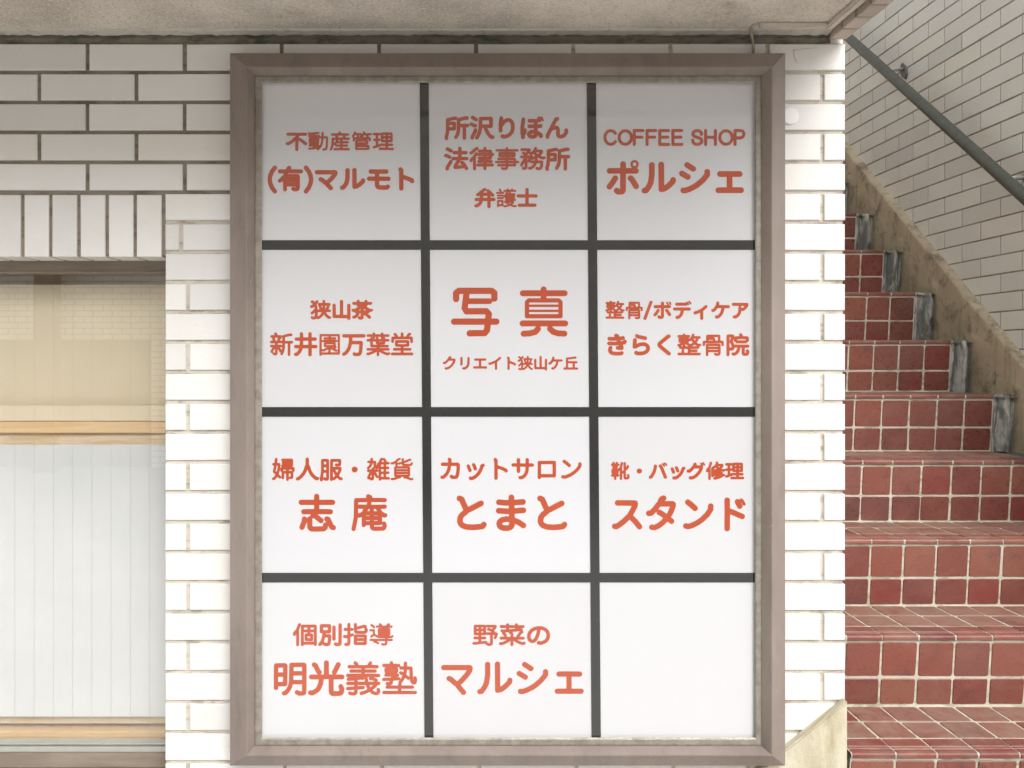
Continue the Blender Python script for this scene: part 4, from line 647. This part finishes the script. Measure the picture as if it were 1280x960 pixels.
TXT = [
 (0, 0, '不動産管理', (357, 163.5, 493, 189), 4.0), (0, 0, '(有)マルモト', (334.3, 206.8, 518, 242), 5.6),
 (0, 1, '所沢りぼん', (555.4, 144.5, 710.5, 175.5), 4.9), (0, 1, '法律事務所', (554.7, 183, 713, 214), 4.9), (0, 1, '弁護士', (592.8, 234.7, 672.2, 260.3), 4.2),
 (0, 2, 'COFFEE SHOP', (754.2, 161.2, 932, 182.5), 3.9), (0, 2, 'ポルシェ', (758.2, 198, 930, 243.2), 7.2),
 (1, 0, '狭山茶', (387, 374.4, 466.6, 400), 4.3), (1, 0, '新井園万葉堂', (336.8, 415, 517.2, 445.8), 4.4),
 (1, 1, '写', (563.7, 359.6, 624.4, 420.6), 7.9), (1, 1, '真', (649.5, 358, 710.2, 420.8), 7.5), (1, 1, 'クリエイト狭山ケ丘', (553.4, 444.5, 723, 463.3), 2.9),
 (1, 2, '整骨/ボディケア', (756, 375, 935.7, 400), 4.0), (1, 2, 'きらく整骨院', (758.8, 416, 937.2, 446), 4.8),
 (2, 0, '婦人服・雑貨', (339.4, 571.5, 517.7, 602.2), 4.4), (2, 0, '志', (373.2, 617.2, 420, 664.6), 6.6), (2, 0, '庵', (438.8, 617.2, 484.8, 664.4), 6.4),
 (2, 1, 'カットサロン', (550.4, 572, 727, 600.2), 4.3), (2, 1, 'とまと', (570.7, 618.2, 709.2, 663.8), 7.2),
 (2, 2, '靴・バッグ修理', (763, 576.2, 930.7, 600.6), 4.1), (2, 2, 'スタンド', (765, 619.2, 933.7, 664.2), 7.0),
 (3, 0, '個別指導', (365.6, 778, 493, 808.4), 4.7), (3, 0, '明光義塾', (341.9, 825.4, 522.5, 870.3), 6.2),
 (3, 1, '野菜の', (589.9, 778.7, 687.7, 808.2), 4.5), (3, 1, 'マルシェ', (551.4, 826.8, 729.7, 868.8), 6.6),
]
for ri, ci, t_, bx_, pen in TXT: letter_line(t_, bx_, pen, panels[(ri, ci)])

# ------------------------------------------------------------------ window at the left
win = thing('window', 'wide shop window with brown frame, white film below and yellowed blind above', 'window', (-1.8, .08, SILL))
wo = -Vector(win.location)
def wput(name, me, m, parent=None):
    o = put(name, me, m, parent or win)
    if parent is None: o.location = wo
    return o
YW = .085; WX0 = -2.925; WX1 = XL + .10
bm = bmesh.new()
wput('head_rail', box_mesh('head_rail', (WX0, XL - .001, YW, YW + .05, Z(337, YW), LINT - .0005 + .004), (WX0, XL - .001, YW + .006, YW + .05, Z(340, YW), Z(337, YW) - .0004)), m_winframe)
zf = Z(939, YW)
wput('bottom_rail', box_mesh('bottom_rail', (WX0, XL - .001, YW - .012, YW + .05, Z(957, YW), zf), (WX0, XL - .001, YW - .03, YW + .05, SILL + .0005, Z(958.3, YW)), bevel=.0012), m_winframe)
wput('track', box_mesh('track', (WX0, XL - .001, YW, YW + .03, Z(931.2, YW), Z(922.5, YW + .03)), (WX0, XL - .001, YW - .006, YW + .03, zf + .0004, Z(932.5, YW)), bevel=.001), m_greyrail)
GY = YW + .034
zg0, zg1 = Z(923, GY) - .004, Z(338, GY) + .01
wput('glass_pane', pydata('glass_pane', [(WX0, GY, zg0), (XL + .02, GY, zg0), (XL + .02, GY, zg1), (WX0, GY, zg1)], [(0,1,2,3)]), m_glass)
me = tube('wire', [(0, 0, zg0), (0, 0, zg1)], .00024, 5); me.materials.append(m_wire)
xw = X(186.5, GY)
while xw > WX0:
    wput('wire', me, None).location = Vector((xw, GY + .003, 0)) + wo; xw -= .0502
wput('film', box_mesh('film', (WX0, XL + .02, GY + .006, GY + .007, Z(897, GY), Z(556, GY))), m_film)
wput('inner_sill', box_mesh('inner_sill', (WX0, XL + .03, GY + .012, GY + .11, Z(925, GY) - .03, Z(911, GY + .03)), bevel=.002), m_pine)
wput('back_board', box_mesh('back_board', (WX0, XL + .03, GY + .03, GY + .045, Z(911, GY) + .001, Z(540, GY))), m_ply)
wput('roller_blind', box_mesh('roller_blind', (WX0, XL + .05, GY + .05, GY + .052, Z(560, GY), Z(356, GY+.05))), m_blind)
wput('shelf_board', box_mesh('shelf_board', (WX0, XL + .04, GY + .018, GY + .029, Z(542, GY), Z(527.6, GY)), bevel=.0008), m_pine)
wput('shelf_board', box_mesh('shelf_board', (WX0, XL + .04, GY + .020, GY + .029, Z(526.9, GY), Z(507.5, GY)), bevel=.0008), m_blind)
wput('room_back', box_mesh('room_back', (WX0, XL + .06, .60, .62, .3, 2.1)), m_blind)

# ------------------------------------------------------------------ stairs
H_ = [.951, .750, .543, .3335, .125, -.079, -.289, -.503, -.715, -.925, -1.135, -1.345]
stair = thing('staircase', 'steep staircase clad in small red quarry tiles rising between white walls', 'stairs', (1.5, 0, 0))
st0 = -Vector(stair.location)
def stput(name, me, m, loc=(0, 0, 0), rot=None):
    o = put(name, me, m, stair, st0 + Vector(loc), rot); return o
SXL, SXR = XR + .001, 1.992
steps = []            # (y, z) of each nosing, from below the frame upwards
steps.append((-.53, ZC - 1.371 + .02)); steps.append((-.28, ZC - 1.160))
for i, h in enumerate(H_): steps.append((-.03 + .25 * i, ZC - h))
RAKE = .020
T = .0012
def rtile(w, h, t=.007, r=.006, key='t'):
    """square tile with rounded corners and eased edge; local x, z in plane, front at y=0 towards -y"""
    def ring(a, b, rr_, y):
        out = []
        for cx, cz, a0 in ((a-rr_, b-rr_, 0), (-a+rr_, b-rr_, 90), (-a+rr_, -b+rr_, 180), (a-rr_, -b+rr_, 270)):
            for k in range(3):
                q = R(a0 + 45*k); out.append((cx + rr_*math.cos(q), y, cz + rr_*math.sin(q)))
        return out
    a, b = w/2, h/2
    v = ring(a, b, r, t) + ring(a, b, r, .0016) + ring(a - .0016, b - .0016, r*.8, 0)
    f = []
    for k in range(12):
        k2 = (k+1) % 12
        f.append((k, k2, 12+k2, 12+k)); f.append((12+k, 12+k2, 24+k2, 24+k))
    f.append(tuple(24+k for k in range(12)))
    return v, f
def flipped(v, f): return v, [tuple(reversed(q)) for q in f]
TW = .0935
_tc = {}
def tile_mesh(w, h, name, mat=None):
    q = (round(w, 3), round(h, 3), name)
    if q not in _tc:
        me = pydata(name, *rtile(q[0], q[1])); me.materials.append(mat or m_red_tile); _tc[q] = me
    return _tc[q]
def nose_mesh(w):
    q = (round(w, 3), 'nose')
    if q in _tc: return _tc[q]
    # profile y (0 = front), z (0 = top); two anti-slip ribs then a rounded front
    pr = [(.072, -.008), (.072, 0), (.036, 0), (.034, -.0022), (.031, -.0022), (.029, 0), (.024, 0), (.022, -.0022), (.019, -.0022), (.017, 0), (.007, -.0002), (.002, -.0022), (0, -.006), (.0005, -.0135), (.003, -.0155), (.010, -.0155)]
    n = len(pr); a = q[0] / 2; v = [(-a, y, z) for y, z in pr] + [(a, y, z) for y, z in pr]
    f = [(i, n+i, n+i+1, i+1) for i in range(n-1)] + [tuple(range(n)), tuple(reversed(range(n, 2*n)))]
    me = pydata('nosing_tile', v, f); me.materials.append(m_nose_tile)
    bm_ = bmesh.new(); bm_.from_mesh(me); bmesh.ops.recalc_face_normals(bm_, faces=bm_.faces); bm_.to_mesh(me); bm_.free()
    _tc[q] = me; return me
xj = [SXL]
x = 1.0905
while x < SXR - .02: xj.append(x); x += .1
xj.append(SXR + .003)
hidden = bmesh.new()
def visible(p):
    d = p.y + D0
    if d < .5: return False
    u = 558 + p.x * F / d; v = 450 - (p.z - ZC) * F / d
    return 1052 < u < 1295 and 0 < v < 975
def jit(s=.0012): return random.gauss(0, s)
def add_mesh_to(bm_, me, mat):
    t = bmesh.new(); t.from_mesh(me); t.transform(mat); tm = bpy.data.meshes.new('tmp'); t.to_mesh(tm); t.free(); bm_.from_mesh(tm); bpy.data.meshes.remove(tm)
def place_tile(name, me, loc, rot=(0, 0, 0)):
    loc = Vector(loc)
    if visible(loc): stput(name, me, None, loc, rot)
    else:
        from mathutils import Euler
        add_mesh_to(hidden, me, Matrix.Translation(loc) @ Euler(rot).to_matrix().to_4x4())
prof = []
for si, (ny, nz) in enumerate(steps):
    zlow = steps[si-1][1] if si else nz - .2
    ynext = steps[si+1][0] if si + 1 < len(steps) else ny + 1.0
    ybase = ny + RAKE                      # foot of this riser
    yin = ynext + RAKE                     # where this tread meets the next riser
    # core profile
    prof += [(ybase + .004, zlow - .0022), (ny + .008, nz - .0165), (ny + .0035, nz - .0155), (ny + .0018, nz - .006), (ny + .006, nz - .0022), (ny + .018, nz - .0022)]
    ang = math.atan2(RAKE, nz - zlow)
    hfull = nz - .0165 - zlow
    for a, b in zip(xj[:-1], xj[1:]):
        w_ = b - a - .0065; cx = (a + b) / 2
        if w_ < .01: continue
        # riser: upper square tile, lower cut tile
        hu = .0955; hl = hfull - hu - .0155
        zu = nz - .0165 - .0065 - hu/2; zl = zu - hu/2 - .0065 - hl/2
        for zz, hh in ((zu, hu), (zl, hl)):
            yy = ny + .008 + (RAKE - .004) * (nz - .0165 - zz) / hfull - .0022
            place_tile('riser_tile', tile_mesh(w_, hh, 'riser_tile'), (cx + jit(.0006), yy, zz + jit(.0004)), (ang + jit(.004), jit(.004), jit(.006)))
        place_tile('nosing_tile', nose_mesh(w_), (cx + jit(.0005), ny, nz + jit(.0003)), (0, 0, jit(.003)))
        y0 = ny + .072 + .005; L = (yin - .003 - y0); nrow = 2
        hh = L / nrow - .0055
        for k in range(nrow):
            yy = y0 + (k + .5) * L / nrow
            if si + 1 < len(steps):
                place_tile('tread_tile', tile_mesh(w_, hh, 'tread_tile', m_tread_tile), (cx + jit(.0006), yy, nz - .0004 + jit(.0003)), (R(-90) + jit(.003), jit(.003), 0))
o = put('outlying_tiles', bm_mesh('outlying_tiles', hidden), m_red_tile, stair, st0); o['kind'] = 'stuff'
top_y = steps[-1][0]
prof += [(top_y + 1.2, steps[-1][1] - .0022), (top_y + 1.2, -.3), (steps[0][0] + RAKE + .004, -.3)]
def extrude_x(name, prof, x0, x1):
    n = len(prof)
    v = [(x0, y, z) for y, z in prof] + [(x1, y, z) for y, z in prof]
    bm_ = bmesh.new(); vs_ = [bm_.verts.new(p) for p in v]
    for i in range(n): bm_.faces.new((vs_[i], vs_[(i+1) % n], vs_[n+(i+1) % n], vs_[n+i]))
    return bm_mesh(name, bm_)
stput('grout_bed', extrude_x('grout_bed', prof, SXL, SXR + .004), m_grout)
from mathutils import noise as mn_
bm = bmesh.new()
for si, (ny, nz) in enumerate(steps):
    yin = (steps[si+1][0] if si + 1 < len(steps) else ny + 1.2) + RAKE + .03
    add_box(bm, SXL + .0005, SXR + .001, ny + .034, yin - .0005, -.3, nz - .012)
stput('concrete_core', bm_mesh('concrete_core', bm), m_grout)
# rough mortar channel running down the right side of the flight
CX0, CX1 = SXR + .004, 2.084
rn = random.Random(11)
stc = []
for si, (ny, nz) in enumerate(steps):
    zlow = steps[si-1][1] if si else nz - .2
    yin = (steps[si+1][0] if si + 1 < len(steps) else ny + .25) + RAKE
    nx, nv = 22, 20
    ph = rn.uniform(-.022, .022); ph2 = rn.uniform(0, 6); so2 = rn.uniform(0, 50); wd = rn.uniform(.12, .2)
    v = []; f = []
    for j in range(nv + 1):
        t = j / nv
        z = zlow - .004 + (nz - zlow + .002) * t
        for i in range(nx + 1):
            s = i / nx; x = CX0 + (CX1 - CX0) * s
            lump = mn_.noise(Vector((so2 + s * 2.2, z * 16, 1.5)))
            ridge = math.exp(-((s - .60 - ph*4 - .10 * lump) / wd) ** 2) * (.020 + .010 * lump) + math.exp(-((s - .12) / .09) ** 2) * .005
            dip = -.016 * math.exp(-((s - .93) / .09) ** 2) - .012 * math.exp(-((s - .32) / .10) ** 2)
            wob = .006 * mn_.noise(Vector((so2 + s * 6, z * 40, 0))) + .0025 * mn_.noise(Vector((so2 + s * 20, z * 130, 4)))
            y = ny + .012 + RAKE * (1 - t) - ridge - dip + wob + .010 * max(0, t - .85) / .15
            v.append((x, y, z + .0015 * math.sin(s * 9 + ph2)))
    for j in range(nv):
        for i in range(nx):
            a = j*(nx+1)+i; f.append((a, a+1, a+nx+2, a+nx+1))
    stput('channel_riser', pydata('channel_riser', v, f, True), m_chan2)
    v = []; f = []
    for j in range(9):
        y = ny + .006 + (yin + .02 - ny) * j / 8
        for i in range(9):
            s = i / 8; x = CX0 + (CX1 - CX0) * s
            v.append((x, y, nz - .004 - .004 * math.sin(math.pi * s) + rn.uniform(-.0012, .0012) - (.006 if j == 0 else 0)))
    for j in range(8):
        for i in range(8):
            a = j*9+i; f.append((a, a+1, a+10, a+9))
    stput('channel_floor', pydata('channel_floor', v, f, True), m_chan)
bm = bmesh.new()
for si, (ny, nz) in enumerate(steps):
    yin = (steps[si+1][0] if si + 1 < len(steps) else ny + 1.2) + RAKE + .04
    add_box(bm, CX0 - .003, CX1 - .001, ny + .042, yin - .0005, -.3, nz - .016)
stput('channel_bed', bm_mesh('channel_bed', bm), m_chan)
# ochre stringer against the right-hand wall
WXR = 2.120
def zline(y): return ZC - .020 + .85 * (y + D0 - 2.973)
ny_ = 260; nz_ = 60
v = []; f = []
y0s, y1s = -.05, 3.1
for i in range(ny_ + 1):
    y = y0s + (y1s - y0s) * i / ny_; zt = zline(y)
    for j in range(nz_ + 1):
        z = zt - 1.0 * (j / nz_) ** 1.0
        n_ = mn_.noise(Vector((y * 6, z * 6, 0))) * .005 + mn_.noise(Vector((y * 22, z * 22, 3))) * .003 + mn_.noise(Vector((y * 60, z * 60, 3))) * .0012
        # cement smears beside each nosing
        b_ = 0
        for (sy, sz) in steps:
            dy, dz = y - (sy + .03), z - (sz + .015)
            q = (dy + dz) / .05; p_ = (dy - dz) / .012
            if abs(q) < 3 and abs(p_) < 5: b_ += .009 * math.exp(-q*q) * math.exp(-((abs(p_) - 1.6) ** 2) / 1.2)
        v.append((CX1 - n_ - b_ if j else CX1 + .001, y, z))
for i in range(ny_):
    for j in range(nz_):
        a = i*(nz_+1)+j; f.append((a, a+1, a+nz_+2, a+nz_+1))
base = len(v)
for i in range(ny_ + 1):
    y = y0s + (y1s - y0s) * i / ny_; v.append((WXR + .001, y, zline(y) + .002))
for i in range(ny_): f.append((i*(nz_+1), (i+1)*(nz_+1), base+i+1, base+i))
stput('stringer', pydata('stringer', v, f, True), m_string)

# ------------------------------------------------------------------ right-hand stairwell wall
rw = thing('stairwell_wall', 'greyish white brick tiled wall on the right of the stairs behind the handrail', 'wall', (2.2, 1.5, 0))
rw0 = -Vector(rw.location)
PB = .0725; RH = .0665; RU = .236; RJ = .0065
bm_far = bmesh.new()
_rc = {}
def rbrick(y0, y1, z0, z1):
    q = (round(y1-y0, 3), round(z1-z0, 3))
    mid = Vector((WXR, (y0+y1)/2, (z0+z1)/2))
    d = mid.y + D0; u = 558 + WXR * F / d; vv_ = 450 - (mid.z - ZC) * F / d
    if 1035 < u < 1330 and -30 < vv_ < 560 and mid.z > zline(mid.y) - .06:
        if q not in _rc:
            a, b = q[0]/2, q[1]/2; c_ = .0013; t = .012
            v = [(t,-a,-b),(t,a,-b),(t,a,b),(t,-a,b),(c_,-a,-b),(c_,a,-b),(c_,a,b),(c_,-a,b),(0,-a+c_,-b+c_),(0,a-c_,-b+c_),(0,a-c_,b-c_),(0,-a+c_,b-c_)]
            f = [(0,4,5,1),(1,5,6,2),(2,6,7,3),(3,7,4,0),(4,8,9,5),(5,9,10,6),(6,10,11,7),(7,11,8,4),(8,11,10,9)]
            me = pydata('brick', v, f); me.materials.append(m_tile_in); _rc[q] = me
        put('brick', _rc[q], None, rw, rw0 + mid + Vector((random.uniform(-.0005, .0005), 0, 0)), (jit(.002), jit(.004), jit(.0025)))
    else: add_box(bm_far, WXR, WXR + .012, y0, y1, z0, z1)
zc0 = ZC + .946
for m_ in range(-32, 40):
    zc_ = zc0 + PB * m_
    if zc_ < .05 or zc_ > 4.36: continue
    yph = 3.027 - D0 + (0 if m_ % 2 == 0 else RU/2)
    k0 = -12
    for k in range(k0, 14):
        a = yph + RU * k + RJ/2; b = a + RU - RJ
        if b < .0 or a > 3.55: continue
        a = max(a, .0); b = min(b, 3.55)
        if b - a < .02: continue
        rbrick(a, b, zc_ - RH/2, zc_ + RH/2)
o = put('outlying_bricks', bm_mesh('outlying_bricks', bm_far), m_tile_in, rw, rw0); o['kind'] = 'stuff'
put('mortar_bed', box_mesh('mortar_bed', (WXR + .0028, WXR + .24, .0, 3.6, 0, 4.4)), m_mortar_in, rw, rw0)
# unseen end wall, added to keep the back of the stairwell dark
bk = thing('added_end_wall', 'unseen plastered wall added to darken the far end of the stairwell', 'wall', (1.5, 3.6, 0))
put('back_wall', box_mesh('back_wall', (XR - .2, WXR + .3, 3.602, 3.8, 0, 4.4)), m_soffit, bk, (-1.5, -3.6, 0))

nb = thing('neighbouring_shop', 'white tiled shop front continuing to the right of the stairwell', 'building', (2.37, 0, 0))
put('facade', box_mesh('facade', (2.3605, 9, .0, .3, 2.3, 4.4), (2.3605, 3.1, .0, .3, 0, 2.2995), (8.3, 9, .0, .3, 0, 2.2995)), m_brickfar, nb, (-2.37, 0, 0))
put('shop_glazing', box_mesh('shop_glazing', (3.1005, 8.2995, .10, .12, 0, 2.2995)), m_darkglass, nb, (-2.37, 0, 0))

# handrail
XRL = 2.035
rail = thing('handrail', 'dark green painted steel handrail sloping along the stairwell wall', 'handrail', (XRL, 1.5, ZC + 1.0))
def zr(d): return ZC + 1.609 + .836 * (d - 4.13)
ro = -Vector(rail.location)
put('rail_tube', tube('rail_tube', [(XRL, 1.5 * 0 + d - D0, zr(d)) for d in (1.9, 2.5, 3.0, 3.5, 4.0, 4.5, 4.9)], .0215, 20), m_rail, rail, ro)
for d in (3.80, 2.985, 4.6, 2.2):
    y = d - D0; z = zr(d)
    put('bracket_arm', tube('bracket_arm', [(XRL, y, z + .004), (XRL + .03, y, z + .010), (WXR + .001, y, z + .012)], .0085, 10), m_steel, rail, ro)
    bm = bmesh.new()
    # leaf shaped fixing plate
    pts = [(0, .048), (.016, .022), (.019, 0), (.016, -.022), (0, -.042), (-.016, -.022), (-.019, 0), (-.016, .022)]
    lo_ = [bm.verts.new((WXR - .0006, y + a * 1.3 + b * .35, z + b)) for a, b in pts]; hi_ = [bm.verts.new((WXR - .009, y + a * 1.1 + b * .3, z + b * .9)) for a, b in pts]
    bm.faces.new(lo_); bm.faces.new(hi_)
    for i in range(8): bm.faces.new((lo_[i], lo_[(i+1) % 8], hi_[(i+1) % 8], hi_[i]))
    put('fixing_plate', bm_mesh('fixing_plate', bm), m_rail, rail, ro)

# ------------------------------------------------------------------ concrete skirt at the foot of the corner
sk = bmesh.new()
xa, za = X(985, -.02), Z(935, -.02); xb, zb_ = X(1059, -.02), Z(876, -.02)
sl_ = (zb_ - za) / (xb - xa); xl = xa - (za - 0.02) / sl_
pts = [(xl, 0.0), (xl, za - sl_ * (xa - xl)), (xb, zb_), (xb, 0.0)]
f0 = [sk.verts.new((x, -.022, z)) for x, z in pts]; f1 = [sk.verts.new((x, .0035 + .0, z)) for x, z in pts]
sk.faces.new(f0); sk.faces.new(f1)
for i in range(4): sk.faces.new((f0[i], f0[(i+1) % 4], f1[(i+1) % 4], f1[i]))
bmesh.ops.bevel(sk, geom=list(sk.edges), offset=.003, segments=2, affect='EDGES')
o = put('sloping_skirt', bm_mesh('sloping_skirt', sk), m_skirt); tag(o, 'stained ochre concrete skirt sloping up to the wall corner by the lowest stair', 'skirting')

# ------------------------------------------------------------------ the building across the street (seen only as a reflection)
YO = -8.1
opp = thing('opposite_building', 'white tiled building across the street with a wide shop opening', 'building', (0, YO, 0))
bm = bmesh.new()
for b_ in ((-9.5, -8.5, YO-.3, YO, 0, 4.85), (-8.5, -3.72, YO-.3, YO, 1.62, 4.85), (-3.72, 1.5, YO-.3, YO, 0, 4.85), (1.5, 7.5, YO-.3, YO, 0, 4.85)): add_box(bm, *b_)
put('facade', bm_mesh('facade', bm), m_brickfar, opp, (0, -YO, 0))
put('shop_glazing', box_mesh('shop_glazing', (-8.5, -3.72, YO-.28, YO-.2, 0, 1.62)), m_darkglass, opp, (0, -YO, 0))
po = put('street_post', box_mesh('street_post', (-5.06, -4.8, YO + .12, YO + .3, 0, 4.25), bevel=.01), m_post)
tag(po, 'brown steel post before the white building across the street', 'post')
